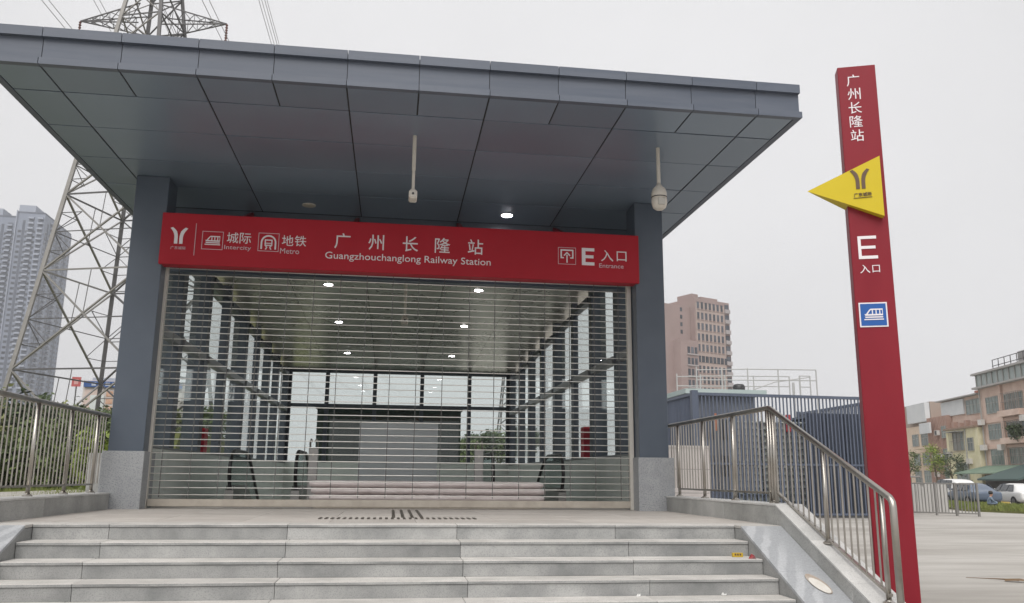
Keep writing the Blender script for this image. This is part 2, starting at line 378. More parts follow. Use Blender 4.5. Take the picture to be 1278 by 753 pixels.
L.new(sxx.outputs['X'], mk.inputs['Value']); ml = N.new('ShaderNodeMath'); ml.operation = 'MULTIPLY'; L.new(mk.outputs['Result'], ml.inputs[0]); L.new(mr.outputs['Result'], ml.inputs[1]); L.new(ml.outputs[0], mx.inputs['Factor'])
mx2 = N.new('ShaderNodeMix'); mx2.data_type = 'RGBA'; mx2.blend_type = 'MULTIPLY'; mx2.inputs['Factor'].default_value = 0.5
L.new(mx.outputs['Result'], mx2.inputs['A']); L.new(no.outputs['Fac'], mx2.inputs['B']); 
cr = N.new('ShaderNodeBrightContrast'); cr.inputs['Bright'].default_value = 0.06; L.new(mx2.outputs['Result'], cr.inputs['Color']); L.new(cr.outputs['Color'], b.inputs['Base Color'])
def ramp(x0, x1, label):
    t = thing('bicycle_ramp', label, 'ramp', ((x0+x1)/2,-2.6,GZ), 'stone ramps beside the stairs')
    prof = lambda y: -max(0,(-y-0.16))*TAN
    m = MB(); ye = -0.16-1.05/TAN
    pr_ = [(0.36,-0.035),(-0.165,-0.035),(ye,GZ-0.03),(ye,GZ-0.1),(0.36,GZ-0.1)]
    m.prism(pr_, lambda u,v,d: (d,u,v), x0, x1); part('cheek', m, G_RISER, t)
    segs = [(-0.16,-1.03),(-1.036,-1.84),(-1.846,ye)]
    part('ramp_slab', MB().box(x0-0.004,x1,-0.155,0.354,-0.03,0.001), G_TREAD, t, bevel=0.003)
    for (a,b_) in segs:
        m = MB().prism([(a,prof(a)),(b_,prof(b_)),(b_,prof(b_)-0.034),(a,prof(a)-0.034)], lambda u,v,d: (d,u,v), x0-0.004, x1)
        part('ramp_slab', m, RAMP, t, bevel=0.003)
    return t
ramp(SR+0.004, XR-0.003, 'striped grey stone ramp between the stairs and the long sloping handrail')
ramp(XL+0.003, SL-0.004, 'pale stone ramp at the left edge of the stairs')
# oval white cover lying on the right ramp and its stained socket
cv = thing('oval_cover', 'oval white cover lying on the stone ramp beside the handrail', 'cover', (7.52,-1.27,-0.47))
sl_ = math.atan(TAN)
def rampP(x,y,h): return Vector((x,y,-(-y-0.16)*TAN))+Vector((0,math.sin(sl_)*-1,math.cos(sl_)))*h*1.0
disc = MB(); ring = [(math.cos(t)*1.0, math.sin(t)*1.0) for t in [2*math.pi*i/28 for i in range(28)]]
WHITEC = mat('white_cover', (0.66,0.64,0.60), 0.5, col2=(0.58,0.55,0.50), scale=9)
STAIN = mat('brown_stain', (0.33,0.27,0.22), 0.9, col2=(0.40,0.36,0.32), scale=12)
disc.prism(ring, lambda u,v,d: rampP(7.47+u*0.062-v*0.03, -1.30+v*0.125, d), 0.018, 0.008)
part('cover_plate', disc, WHITEC, cv, bevel=0.003)
disc = MB(); disc.prism(ring, lambda u,v,d: rampP(7.48+u*0.074-v*0.03, -1.26+v*0.165, d), 0.009, 0.002)
part('stained_seat', disc, STAIN, cv)

# ------------------------------------------------------------------ parapets with coping and railing
def parapet(x0, x1, label, inner, kinkY=-0.03, yend=-2.25, ytop=3.80):
    t = thing('parapet_wall', label, 'wall', ((x0+x1)/2,0,GZ), 'stone parapets beside the stairs')
    zt = lambda y: 0.205-max(0,(kinkY-y))*TAN
    m = MB()
    m.prism([(ytop,zt(ytop)),(kinkY,zt(kinkY)),(yend,zt(yend)),(yend,GZ-0.05),(ytop,GZ-0.05)], lambda u,v,d: (d,u,v), x0+0.02, x1-0.02)
    part('core', m, JOINT, t)
    # facing slabs on the inner side and on the outer side
    for (xa,xb) in ((x0,x0+0.022),(x1-0.022,x1)):
        cuts = [ytop-0.002, 2.68, 1.50, kinkY+0.0, -0.80, -1.55, yend]
        for a,b_ in zip(cuts[:-1],cuts[1:]):
            a -= 0.002; b_ += 0.002
            m = MB().prism([(a,zt(a)),(b_,zt(b_)),(b_,GZ-0.04),(a,GZ-0.04)], lambda u,v,d: (d,u,v), xa, xb)
            part('facing_slab', m, G_PARAPET, t, bevel=0.002)
    cuts = [ytop-0.001, 2.68, 1.50, kinkY, -0.80, -1.55, yend-0.01]
    for a,b_ in zip(cuts[:-1],cuts[1:]):
        a -= 0.001; b_ += 0.001
        m = MB().prism([(a,zt(a)+0.025),(b_,zt(b_)+0.025),(b_,zt(b_)+0.0012),(a,zt(a)+0.0012)], lambda u,v,d: (d,u,v), x0-0.006, x1+0.006)
        part('coping_slab', m, G_COPING, t, bevel=0.003)
    m = MB().box(x0,x1,yend-0.022,yend-0.001,GZ-0.04,zt(yend)-0.002); part('facing_slab', m, G_PARAPET, t)
    return t
parapet(XR, 7.985, 'low stone parapet sloping down beside the stairs on the right', -1)
parapet(-0.94, XL, 'low stone parapet along the landing on the left', 1)

bal_cache = {}
def railing(x, label, posts, yk=0.33, y_top=4.05, y_end=-2.05):
    t = thing('handrail_fence', label, 'railing', (x,0.5,0.23), 'stainless steel railings on the parapets')
    cop = lambda y: 0.232-max(0,(-0.03-y))*TAN
    top = lambda y: 1.335-max(0,(yk-y))*TAN*0.965
    low = lambda y: 0.345-max(0,(0.18-y))*0.402
    # top tube with a mitred end that turns down into the end post
    part('top_rail', MB().path([(x,y_top,top(y_top)),(x,yk+0.02,top(yk)),(x,yk-0.02,top(yk-0.02)),(x,y_end+0.03,top(y_end+0.03)),(x,y_end,top(y_end)-0.025),(x,y_end-0.008,top(y_end)-0.07),(x,y_end-0.008,cop(y_end)-0.0)], 0.031, 12), STEEL, t, smooth=True)
    part('bottom_rail', MB().bar((x,posts[0],low(posts[0])),(x,yk+0.02,low(yk+.02)),0.035,0.025), STEEL, t)
    part('bottom_rail', MB().bar((x,yk-0.12,low(yk-0.12)),(x,y_end+0.13,low(y_end+.13)),0.035,0.025), STEEL, t)
    allp = list(posts)+[-0.87,-1.88]
    for y in allp:
        po = part('post', MB().tube((x,y,cop(y)),(x,y,top(y)-0.02),0.024,10), STEEL, t, smooth=True)
        part('base_plate', MB().lathe([(0.055,-0.004),(0.055,0.012),(0.035,0.022),(0.028,0.03)], (x,y,cop(y)), 14), STEEL, po, smooth=False)
    # the kink post is doubled
    part('post', MB().tube((x,yk+0.07,cop(yk)),(x,yk+0.07,top(yk)-0.02),0.024,10), STEEL, t, smooth=True)
    part('post', MB().tube((x,yk-0.07,cop(yk-.07)),(x,yk-0.07,top(yk-.07)-0.02),0.024,10), STEEL, t, smooth=True)
    y = y_top-0.1
    while y > y_end+0.12:
        if min(abs(y-p) for p in allp+[yk+.07,yk-.07]) > 0.05:
            h = top(y)-low(y)-0.02; key = round(h,2)
            if key not in bal_cache: bal_cache[key] = MB().tube((0,0,0),(0,0,key),0.0095,8,cap=False).mesh('baluster', STEEL, smooth=True)
            at('baluster', bal_cache[key], t, (x,y,low(y)+0.01))
        y -= 0.117
    return t
railing(7.82, 'stainless steel railing with handrail sloping down beside the stairs on the right', [3.62,2.55,1.46,0.33])
railing(-0.80, 'stainless steel railing on the left parapet before the bushes', [3.62,2.60,1.50,0.33])

# litter on the steps
o = thing('yellow_box', 'tiny yellow printed box lying on a step near the right ramp', 'litter', (7.02,-0.44,-0.30))
YB = mat('yellow_card', (0.48,0.32,0.02), 0.5)
lpart('box_body', MB().box(-0.055,0.055,-0.02,0.02,0,0.042), YB, o, bevel=0.003)
for i in range(3): lpart('print_mark', MB().box(-0.035+i*0.026,-0.018+i*0.026,-0.0215,-0.0202,0.016,0.036), BROWN, o)
o.rotation_euler = (0,0,rad(-6))
o = link('red_wrapper', MB().add([(-.045,-.02,0),(.03,-.03,0.004),(.05,.01,0),(-.02,.03,.002),(-.02,-.005,.04),(.025,-.002,.035),(.0,.012,.045)],[(0,1,5,4),(1,2,5),(2,3,6,5),(3,0,4,6),(4,5,6),(0,3,2,1)]).mesh('red_wrapper', mat('red_foil',(0.32,0.03,0.035),0.3,col2=(0.08,0.02,0.02),scale=40)), None, 'crumpled red wrapper on the step beside the right ramp', 'litter', loc=(7.10,-0.62,-0.30))
def scrap(x,y,z,label,s):
    r_ = random.Random(int(x*100)); n=9
    top = [(math.cos(2*math.pi*i/n)*s*r_.uniform(.5,1.2), math.sin(2*math.pi*i/n)*s*0.5*r_.uniform(.5,1.2), r_.uniform(0.006,0.035 if i%3==0 else 0.01)) for i in range(n)]
    m = MB().add(top+[(0,0,0.012),(0,0,0.002)]+[(a*.6,b_*.6,0.0) for a,b_,c in top], [(i,(i+1)%n,n) for i in range(n)]+[(i,n+2+i,n+2+(i+1)%n,(i+1)%n) for i in range(n)])
    link('paper_scrap', m.mesh('paper_scrap', mat('white_paper',(0.75,0.75,0.74),0.7)), None, label, 'litter', 'paper scraps on the steps', loc=(x,y,z))
scrap(6.61,-1.05,-0.60,'torn white paper scrap on the lower step toward the right',0.028)
scrap(5.75,-1.08,-0.60,'flat white paper scrap on the lower step, the more central one',0.026)
# dead palm leaf / twig on the plaza at the right edge
tw = MB().path([(12.75,3.95,GZ+0.01),(12.95,3.72,GZ+0.02),(13.1,3.5,GZ+0.03),(13.25,3.38,GZ+0.02)],[0.004,0.007,0.012,0.006],6)
tw.add([(13.02,3.42,GZ+.012),(13.2,3.30,GZ+.03),(13.42,3.26,GZ+.015),(13.3,3.42,GZ+.05),(13.12,3.5,GZ+.04)],[(0,1,3,4),(1,2,3)])
link('dry_twig', tw.mesh('dry_twig', mat('dry_leaf',(0.16,0.10,0.05),0.8)), None, 'dry brown twig lying on the plaza right of the red totem', 'twig')

# ================================================================== STATION ENTRANCE
S = thing('station_entrance', 'slate clad station entrance with wide flat canopy and glazed hall', 'building', (3.5,12,0))
ZS, ZT = 5.04, 5.506
RX0, RX1, RY0, RY1 = -1.41, 8.43, 0.22, 22.6
# columns on stone plinths
for (x0,x1,p0,p1) in ((-0.706,-0.215,-0.771,-0.184),(7.262,7.742,7.226,7.812)):
    c = part('column', MB().box(x0,x1,3.86,4.36,0.81,ZS-0.002), SLATE, S, bevel=0.006)
    part('plinth', MB().box(p0,p1,3.816,4.42,-0.02,0.82), G_PLINTH, c, bevel=0.006)
# canopy: core, fascia panels and soffit panels
cn = part('canopy', MB().box(RX0+0.09,RX1-0.09,RY0+0.09,RY1,ZS+0.02,ZT-0.03), JOINT, S)
def fascia_profile(o0):  # (offset from the outer line inward, z)
    return [(0.02,ZT),(0.02,ZT-0.115),(0.075,ZT-0.118),(0.075,ZS+0.085),(0.0,ZS+0.082),(0.0,ZS),(0.085,ZS),(0.085,ZT-0.002)]
cuts = [RX0]+[-0.76+0.86*k for k in range(11)]+[RX1]
for a,b_ in zip(cuts[:-1],cuts[1:]):
    a2 = a+0.004; b2 = b_-0.004
    m = MB().prism([(o_,z) for o_,z in fascia_profile(0)], lambda u,v,d: (d,RY0+u,v), a2 if a != RX0 else RX0, b2 if b_ != RX1 else RX1)
    part('fascia_panel', m, SLATE_F, cn)
# side fascias
for sgn, xe in ((1,RX0),(-1,RX1)):
    ys_ = [RY0+0.087]+[RY0+1.75*k for k in range(1,13)]+[RY1]
    for a,b_ in zip(ys_[:-1],ys_[1:]):
        m = MB().prism([(o_,z) for o_,z in fascia_profile(0)], lambda u,v,d: (xe+sgn*u,d,v), a+0.004, b_-0.004)
        part('fascia_panel', m, SLATE_F, cn)
# roof sheet
part('roof_sheet', MB().box(RX0+0.1,RX1-0.1,RY0+0.1,RY1,ZT-0.028,ZT-0.01), SLATE_F, cn)
YROW = [0.305, 0.96, 2.02, 3.16, 4.32, 5.44]
def sof(x0,x1,y0,y1):
    tw_ = rnd.uniform(-.0025,.0025)
    part('soffit_panel', MB().box(x0+0.010,x1-0.010,y0+0.011,y1-0.011,ZS+0.004+tw_,ZS+0.016), SOFFIT, cn, bevel=0.002)
XC = [RX0+0.085,-0.76,0.96,2.68,4.40,6.12,7.84,RX1-0.085]
c1 = [RX0+0.085]+[-0.76+0.86*k for k in range(11)]+[RX1-0.085]
for a,b_ in zip(c1[:-1],c1[1:]): sof(a,b_,YROW[0],YROW[1])
for j in range(1,5):
    for a,b_ in zip(XC[:-1],XC[1:]): sof(a,b_,YROW[j],YROW[j+1])
yy = [5.44+1.17*k for k in range(15)]
for a,b_ in zip(yy[:-1],yy[1:]):
    for (u,v) in ((XC[0],XC[1]),(XC[-2],XC[-1])): sof(u,v,a,min(b_,RY1))
# lintel above the gate, inner ceiling
part('lintel', MB().box(-0.70,7.74,5.452,5.70,3.9,ZS+0.002), SLATE, S)
zc = lambda y: 4.89-0.036*(y-5.5)
ce = part('ceiling', MB().prism([(5.705,zc(5.7)+0.02),(22.0,zc(22)+0.02),(22.0,5.0),(5.705,5.0)], lambda u,v,d: (d,u,v), -0.74, 7.98), JOINT, S)
yc_ = [5.71,7.2,9.55,11.9,14.25,16.6,18.95,21.9]
XI = [-0.72,0.96,2.68,4.40,6.12,7.96]
for a,b_ in zip(yc_[:-1],yc_[1:]):
    for u,v in zip(XI[:-1],XI[1:]):
        m = MB().prism([(a+0.005,zc(a)),(b_-0.005,zc(b_)),(b_-0.005,zc(b_)+0.014),(a+0.005,zc(a)+0.014)], lambda p,q,d: (d,p,q), u+0.006, v-0.006)
        part('ceiling_panel', m, CEILM, ce)
# side walls: upstand, mullions, transoms, panes
def side_wall(xin, sgn, bs, deps):
    xg = xin+sgn*0.10
    lo, hi = sorted((xin, xin+sgn*0.14))
    W_ = part('side_wall', MB().box(lo,hi,4.43,22.3,-1.0,0.90), UPST, S)
    for y in (5.9,7.5,9.1,10.7,12.3,13.9,15.5,17.1,18.7,20.3):
        lo2, hi2 = sorted((xin-sgn*0.012, xin-sgn*0.0))
        part('wall_panel', MB().box(lo2,hi2,y-1.595,y-0.005,0.02,0.895), UPST, W_)
    lo3,hi3 = sorted((xin-sgn*0.03,xin+sgn*0.15)); part('sill', MB().box(lo3,hi3,4.43,22.3,0.902,0.93), TRANS, W_)
    for b_, d in zip(bs, deps):
        l2,h2 = sorted((xin, xin+sgn*d)); part('mullion', MB().box(l2,h2,b_-0.30,b_,0.932,zc(max(b_,5.8))+0.015), MULL, W_)
    l2,h2 = sorted((xin-sgn*0.03, xg+sgn*0.03))
    for a,b_ in zip([4.45]+bs[:-1], bs): 
        part('transom', MB().box(l2,h2,a+0.002,b_-0.302,2.72,2.85), TRANS, W_)
        part('head_rail', MB().box(l2,h2,a+0.002,b_-0.302,zc(max(b_,5.8))-0.32,zc(max(b_,5.8))-0.2), MULL, W_)
        for (z0,z1) in ((0.94,2.715),(2.855,zc(max(b_,5.8))-0.325)):
            l4,h4 = sorted((xg, xg+sgn*0.012)); part('glass_pane', MB().box(l4,h4,a+0.004,b_-0.304,z0,z1), GLASS, W_)
    return W_
bsL = [6.35,8.46,10.5,13.0,15.0,17.2,19.3,21.9]
bsR = [4.95,6.80,8.92,10.85,13.25,15.3,17.5,19.6,21.9]
side_wall(-0.40,-1,bsL,[.28,.33,.165,.34,.14,.2,.2,.2])
side_wall(7.65,1,bsR,[.13,.27,.32,.12,.29,.12,.2,.2,.2])
# back wall
bw = part('back_wall', MB().box(-0.80,8.05,22.0,22.25,-1.0,0.95), UPST, S)
zb = zc(22)
for x in (-0.38,0.96,2.68,4.40,6.16,7.62): part('mullion', MB().box(x-0.07,x+0.07,21.95,22.12,0.955,zb), MULL, bw)
part('head_rail', MB().box(-0.75,8.0,21.96,22.13,zb-0.12,zb+0.03), MULL, bw)
xm = [-0.31,0.89,1.03,2.61,2.75,4.33,4.47,6.09,6.23,7.55]
for a,b_ in zip(xm[0::2],xm[1::2]):
    part('transom', MB().box(a+0.001,b_-0.001,21.97,22.11,2.92,3.04), MULL, bw)
    part('glass_pane', MB().box(a,b_,22.02,22.03,0.955,2.918), GLASS, bw)
    part('glass_pane', MB().box(a,b_,22.02,22.03,3.042,zb-0.125), GLASS, bw)
# hall floor beyond the landing: stair well
part('well_floor', MB().box(-0.4,7.65,8.62,22.0,-1.03,-1.0), UPST, S)

# outside stone upstand beside the left column, tiled block beside the right one
o = link('side_plinth_wall', MB().box(-1.16,-0.86,4.48,9.0,GZ,0.80).mesh('side_plinth_wall', G_PARAPET, bevel=0.006), None, 'stone clad low wall behind the left railing beside the column', 'wall')
tbk = thing('tiled_box', 'white tiled service box behind the railing right of the entrance', 'service box', (8.9,6.5,GZ))
TILE = mat('pale_tile', (0.66,0.61,0.585), 0.45, col2=(0.70,0.655,0.63), scale=2, rnd=0.04)
part('core', MB().box(8.14,9.22,6.03,7.2,GZ,1.06), JOINT, tbk)
for i in range(2):
    for j in range(5):
        part('tile', MB().box(8.12+i*0.555,8.12+i*0.555+0.55,6.0,6.028,GZ+0.43*j+0.002,GZ+0.43*j+0.426), TILE, tbk)
part('cap', MB().box(8.10,9.25,5.98,7.22,1.062,1.10), TILE, tbk)
for j in range(5): part('tile', MB().box(9.222,9.242,6.03,7.2,GZ+0.43*j+0.002,GZ+0.43*j+0.426), TILE, tbk)

# downlights
def downlight(x,y,z,label,on=True,grp='recessed downlights'):
    t = thing('downlight', label, 'ceiling light', (x,y,z), grp)
    r = 0.095
    lpart('rim', MB().lathe([(r+0.02,0.008),(r+0.02,-0.006),(r,-0.010),(r,0.0)], n=24), CREAM, t)
    lpart('lens', MB().lathe([(r-0.002,0.004),(r-0.002,-0.012),(r*0.6,-0.016),(0.004,-0.017)], n=24), LAMP if on else LAMPOFF, t)
downlight(1.81,4.93,ZS,'unlit beige round downlight in the canopy soffit above the sign',False)
downlight(5.24,4.90,ZS,'lit round downlight in the canopy soffit above the sign')
for (y,nm) in ((9.75,'nearest the sign'),(13.75,'in the middle of its row'),(18.5,'farthest inside')):
    for (x,sd) in ((1.81,'left'),(5.24,'right')):
        downlight(x,y,zc(y)+0.004,'lit round ceiling light inside the hall, %s row, %s'%(sd,nm))

# security cameras on drop poles
def bullet_cam(x,y,zt,ln,label,s=1.0):
    t = thing('security_camera', label, 'camera', (x,y,zt), 'ceiling mounted security cameras')
    lpart('drop_pole', MB().tube((0,0,0.012),(0,0,-ln*0.62),0.026*s,14), CREAM, t, smooth=False)
    lpart('lower_pole', MB().tube((0,0,-ln*0.60),(0,0,-ln),0.021*s,14), CREAM, t)
    m = MB().box(-0.055*s,0.055*s,-0.16*s,0.06*s,-ln-0.135*s,-ln-0.02*s); b_ = lpart('camera_body', m, CREAM, t, bevel=0.018*s)
    lpart('lens_face', MB().box(-0.040*s,0.040*s,-0.163*s,-0.1595*s,-ln-0.118*s,-ln-0.036*s), mat('camera_face',(0.5,0.47,0.42),0.3), b_)
    lpart('lens', MB().tube((0,-0.162*s,-ln-0.075*s),(0,-0.170*s,-ln-0.075*s),0.016*s,12), DARK, b_)
    lpart('bracket', MB().bar((-0.045*s,-0.02*s,-ln-0.03*s),(-0.02*s,-0.02*s,-ln+0.03*s),0.018*s).bar((0.045*s,-0.02*s,-ln-0.03*s),(0.02*s,-0.02*s,-ln+0.03*s),0.018*s), CREAM, t)
bullet_cam(3.53,1.62,ZS,0.80,'cream box camera on a drop pole under the canopy above the sign')
bullet_cam(3.55,9.0,zc(9.0),0.86,'small cream camera hanging inside the hall behind the gate',1.35)
t = thing('dome_camera', 'round cream dome camera on a drop pole at the right of the canopy', 'camera', (6.92,1.50,ZS), 'ceiling mounted security cameras')
lpart('drop_pole', MB().tube((0,0,0.012),(0,0,-0.56),0.026,14), CREAM, t)
d = lpart('housing', MB().lathe([(0.03,-0.53),(0.045,-0.56),(0.085,-0.60),(0.105,-0.66),(0.108,-0.73),(0.1,-0.745)], n=24), CREAM, t, smooth=True)
lpart('seam', MB().lathe([(0.1105,-0.722),(0.1105,-0.732),(0.10,-0.738)], n=24), DARK, d)
lpart('dome', MB().lathe([(0.1,-0.745),(0.108,-0.76),(0.106,-0.82),(0.088,-0.875),(0.05,-0.905),(0.004,-0.912)], n=24), CREAM, t, smooth=True)
lpart('window', MB().box(-0.05,0.05,-0.112,-0.085,-0.86,-0.76), mat('camera_window',(0.45,0.43,0.39),0.2), t, bevel=0.01)

# ------------------------------------------------------------------ red sign board
sg = thing('sign_board', 'long red station sign board hung above the gate with white lettering', 'sign', (3.53,3.9,3.63))
SY = 3.80
part('panel', MB().box(-0.25,7.305,SY,SY+0.24,3.632,4.446), REDS, sg, bevel=0.006)
for x in (0.79,2.62,4.42,6.20): part('hanger', MB().bar((x,3.98,4.40),(x,5.45,4.99),0.06), RED, sg)
def sgt(name, me, m, x, z, dy=0.001):
    me.materials.clear(); me.materials.append(m); o = at(name, me, sg, (x, SY-0.0035, z)); return o
def sgp(name, polys, m, parent=sg, Y=SY):
    mb = MB()
    for p in polys: mb.prism(p, lambda u,v,d: (u,d,v), Y-0.006, Y+0.001)
    return part(name, mb, m, parent)
def rect(x0,x1,z0,z1): return [(x0,z0),(x1,z0),(x1,z1),(x0,z1)]
def frame(x0,x1,z0,z1,t): return [rect(x0,x1,z0,z0+t),rect(x0,x1,z1-t,z1),rect(x0,x0+t,z0+t,z1-t),rect(x1-t,x1,z0+t,z1-t)]
def y_logo(cx, zb_, zt_, wd):
    """two strokes that rise side by side and curl outward"""
    H = zt_-zb_; polys = []
    for s in (-1,1):
        inner = []; outer = []
        for k in range(9):
            f_ = k/8; z = zb_+H*f_; cv_ = max(0,(f_-0.35)/0.65)**2.0
            xi = 0.05*wd+cv_*0.20*wd+ (0.13*wd*max(0,(f_-0.8)/0.2))
            xo = 0.25*wd+cv_*0.27*wd
            inner.append((cx+s*xi, z-0.0*H)); outer.append((cx+s*xo, z-0.06*H*cv_))
        for k in range(8):
            q = [inner[k],outer[k],outer[k+1],inner[k+1]]
            polys.append(q)
    return polys
sgp('logo', y_logo(0.015,3.955,4.215,0.25), WHITEP)
sgt('lettering', fit_text('广东城际',0.22,0.048), DIMW, 0.02, 3.888)
sgp('divider_line', [rect(0.256,0.264,3.78,4.29)], DIMW)
def train_icon(x0,x1,z0,z1,name,m,parent,tf=None):
    w_=x1-x0; h_=z1-z0; X=lambda f: x0+w_*f; Z=lambda f: z0+h_*f
    return [[(X(.08),Z(.42)),(X(.95),Z(.42)),(X(.95),Z(.52)),(X(.05),Z(.52))],
            [(X(.12),Z(.52)),(X(.20),Z(.52)),(X(.36),Z(.78)),(X(.28),Z(.78))],
            [(X(.28),Z(.78)),(X(.95),Z(.78)),(X(.95),Z(.86)),(X(.36),Z(.86))],
            rect(X(.42),X(.47),Z(.52),Z(.78)), rect(X(.60),X(.65),Z(.52),Z(.78)), rect(X(.78),X(.83),Z(.52),Z(.78)), rect(X(.92),X(.95),Z(.52),Z(.78)),
            [(X(.10),Z(.28)),(X(.95),Z(.28)),(X(.95),Z(.36)),(X(.05),Z(.36))], rect(X(.02),X(.98),Z(.14),Z(.21))]
sgp('pictogram_frame', frame(0.36,0.675,3.885,4.175,0.008), DIMW)
sgp('train_pictogram', train_icon(0.40,0.64,3.93,4.13,'','',sg), WHITEP)
for ch,x in (('城',0.815),('际',1.005)): sgt('lettering', fit_text(ch,0.17,0.17), WHITEP, x, 4.088)
sgt('lettering', fit_text('Intercity',0.40,0.085), DIMW, 0.90, 3.925)
sgp('pictogram_frame', frame(1.20,1.515,3.895,4.19,0.008), DIMW)
# metro pictogram: arch with a train front
cx,cz = 1.3575,3.925; arch = []
for k in range(12):
    a0 = math.pi*k/12; a1 = math.pi*(k+1)/12; ro,ri = 0.118,0.094
    arch.append([(cx+ro*math.cos(a0),4.04+ro*math.sin(a0)),(cx+ro*math.cos(a1),4.04+ro*math.sin(a1)),(cx+ri*math.cos(a1),4.04+ri*math.sin(a1)),(cx+ri*math.cos(a0),4.04+ri*math.sin(a0))])
arch += [rect(cx-0.118,cx-0.094,3.93,4.04), rect(cx+0.094,cx+0.118,3.93,4.04)]
arch += frame(cx-0.058,cx+0.058,3.985,4.085,0.016)+[rect(cx-0.042,cx+0.042,4.02,4.032), [(cx-0.05,3.925),(cx-0.03,3.925),(cx-0.012,3.965),(cx-0.032,3.965)], [(cx+0.03,3.925),(cx+0.05,3.925),(cx+0.032,3.965),(cx+0.012,3.965)], rect(cx-0.045,cx-0.02,3.968,3.983), rect(cx+0.02,cx+0.045,3.968,3.983)]
sgp('metro_pictogram', arch, WHITEP)
for ch,x in (('地',1.645),('铁',1.84)): sgt('lettering', fit_text(ch,0.175,0.17), WHITEP, x, 4.085)
sgt('lettering', fit_text('Metro',0.29,0.085), DIMW, 1.685, 3.915)
for ch,x in (('广',2.485),('州',3.01),('长',3.55),('隆',4.06),('站',4.59)): sgt('lettering', fit_text(ch,0.245,0.25,0.002), WHITEP, x, 4.12)
def wspan(t_): m_ = text_mesh(t_,1.0); xs_ = [v.co.x for v in m_.vertices]; return max(xs_)-min(xs_)
full = wspan('Guangzhouchanglong Railway Station'); k_ = 2.61/full; sp_ = (full-sum(wspan(t_) for t_ in ('Guangzhouchanglong','Railway','Station')))/2; x_ = 2.23
for t_ in ('Guangzhouchanglong','Railway','Station'):
    w_ = wspan(t_)*k_; hh_ = {'Guangzhouchanglong':0.145,'Railway':0.145,'Station':0.112}[t_]
    sgt('lettering', fit_text(t_,w_,hh_), WHITEP, x_+w_/2, 3.862+(0.0 if hh_ > 0.12 else 0.0165)); x_ += w_+sp_*k_
sgp('pictogram_frame', frame(5.945,6.24,3.90,4.185,0.007), DIMW)
sgp('entrance_pictogram', [rect(5.985,6.20,4.128,4.15), rect(5.985,6.007,4.02,4.128), rect(6.178,6.20,4.02,4.128), rect(5.985,6.04,4.0,4.02), rect(6.145,6.20,4.0,4.02), rect(6.083,6.102,3.93,4.06), [(6.05,4.04),(6.0925,4.085),(6.0925,4.11),(6.035,4.055)], [(6.135,4.04),(6.15,4.055),(6.0925,4.11),(6.0925,4.085)]], WHITEP)
sgp('letter_e', [rect(6.34,6.40,3.90,4.19), rect(6.40,6.55,3.90,3.952), rect(6.40,6.535,4.02,4.07), rect(6.40,6.55,4.138,4.19)], WHITEP)
for ch,x in (('入',6.765),('口',7.01)): sgt('lettering', fit_text(ch,0.205 if ch=='入' else 0.165,0.19 if ch=='入' else 0.165), WHITEP, x, 4.075)
sgt('lettering', fit_text('Entrance',0.41,0.07), DIMW, 6.835, 3.905)

# ------------------------------------------------------------------ roller grille gate
GY = 4.16
gt = thing('roller_gate', 'closed roller grille gate of thin steel rods across the entrance', 'gate', (3.52,GY,0))
rodm = MB().tube((-3.70,0,0),(3.70,0,0),0.0071,8).mesh('rod', GATE, smooth=True)
z = 0.20; k = 0
while z < 4.3:
    ro = at('rod', rodm, gt, (3.525,GY+rnd.uniform(-.004,.004),z+rnd.uniform(-.003,.003))); ro.rotation_euler = (0,rnd.uniform(-.0007,.0007),rnd.uniform(-.0005,.0005)); z += 0.1015; k += 1
lk = MB().box(-0.0055,0.0055,-0.006,0.006,0.16,4.28).mesh('link', LINK)
x = -0.02
while x < 7.2:
    at('link', lk, gt, (x,GY,0)); x += 0.415
part('bottom_bar', MB().box(-0.17,7.22,GY-0.03,GY+0.03,0.028,0.135), mat('gate_bar',(0.46,0.42,0.36),0.45,0.2,col2=(0.38,0.34,0.29),scale=5), gt, bevel=0.006)
for x in (-0.212,7.212): part('guide_rail', MB().box(x-0.035,x+0.035,GY-0.045,GY+0.05,0.0,3.95), mat('guide_rail_paint',(0.60,0.57,0.52),0.4,0.3), gt, bevel=0.004)
# things behind the gate
for i,(z,dx,nm) in enumerate(((0.155,0.0,'bottom'),(0.262,0.02,'middle'),(0.366,-0.01,'top'))):
    pts = []; rr = random.Random(i+3)
    n = 40; P = []; F = []; m_ = 12
    for k in range(n+1):
        x = 2.13+dx+3.72*k/n
        sq = 1.0 if 0 < k < n else 0.75
        for j in range(m_):
            a = 2*math.pi*j/m_; rr_ = 0.062*sq*(1+rr.uniform(-.06,.06))
            P.append((x, 4.62+math.cos(a)*rr_*2.0, z+math.sin(a)*rr_*0.92))
    for k in range(n):
        for j in range(m_): F.append((k*m_+j,k*m_+(j+1)%m_,(k+1)*m_+(j+1)%m_,(k+1)*m_+j))
    F += [tuple(range(m_-1,-1,-1)), tuple(range(n*m_,(n+1)*m_))]
    link('wrapped_roll', MB().add(P,F).mesh('wrapped_roll', WRAP, smooth=True), None, 'long pinkish plastic wrapped roll behind the gate, %s of its stack'%nm, 'roll', 'wrapped rolls stacked behind the gate')
sk = link('support_plank', MB().box(2.2,5.8,4.53,4.71,0.0,0.094).mesh('support_plank', mat('raw_wood',(0.40,0.36,0.30),0.8)), None, 'pale plank on the floor under the stack of wrapped rolls', 'plank')
hb = thing('grey_hoarding', 'plain pale grey board standing in the middle of the hall', 'board', (3.5,9.0,0))
part('board', MB().box(2.71,4.31,8.40,8.44,0.0,1.57), GREYP, hb, bevel=0.004)
part('foot', MB().box(2.9,3.0,8.20,8.58,-0.0,0.05), GREYP, hb); part('foot', MB().box(4.0,4.1,8.20,8.58,0,0.05), GREYP, hb)
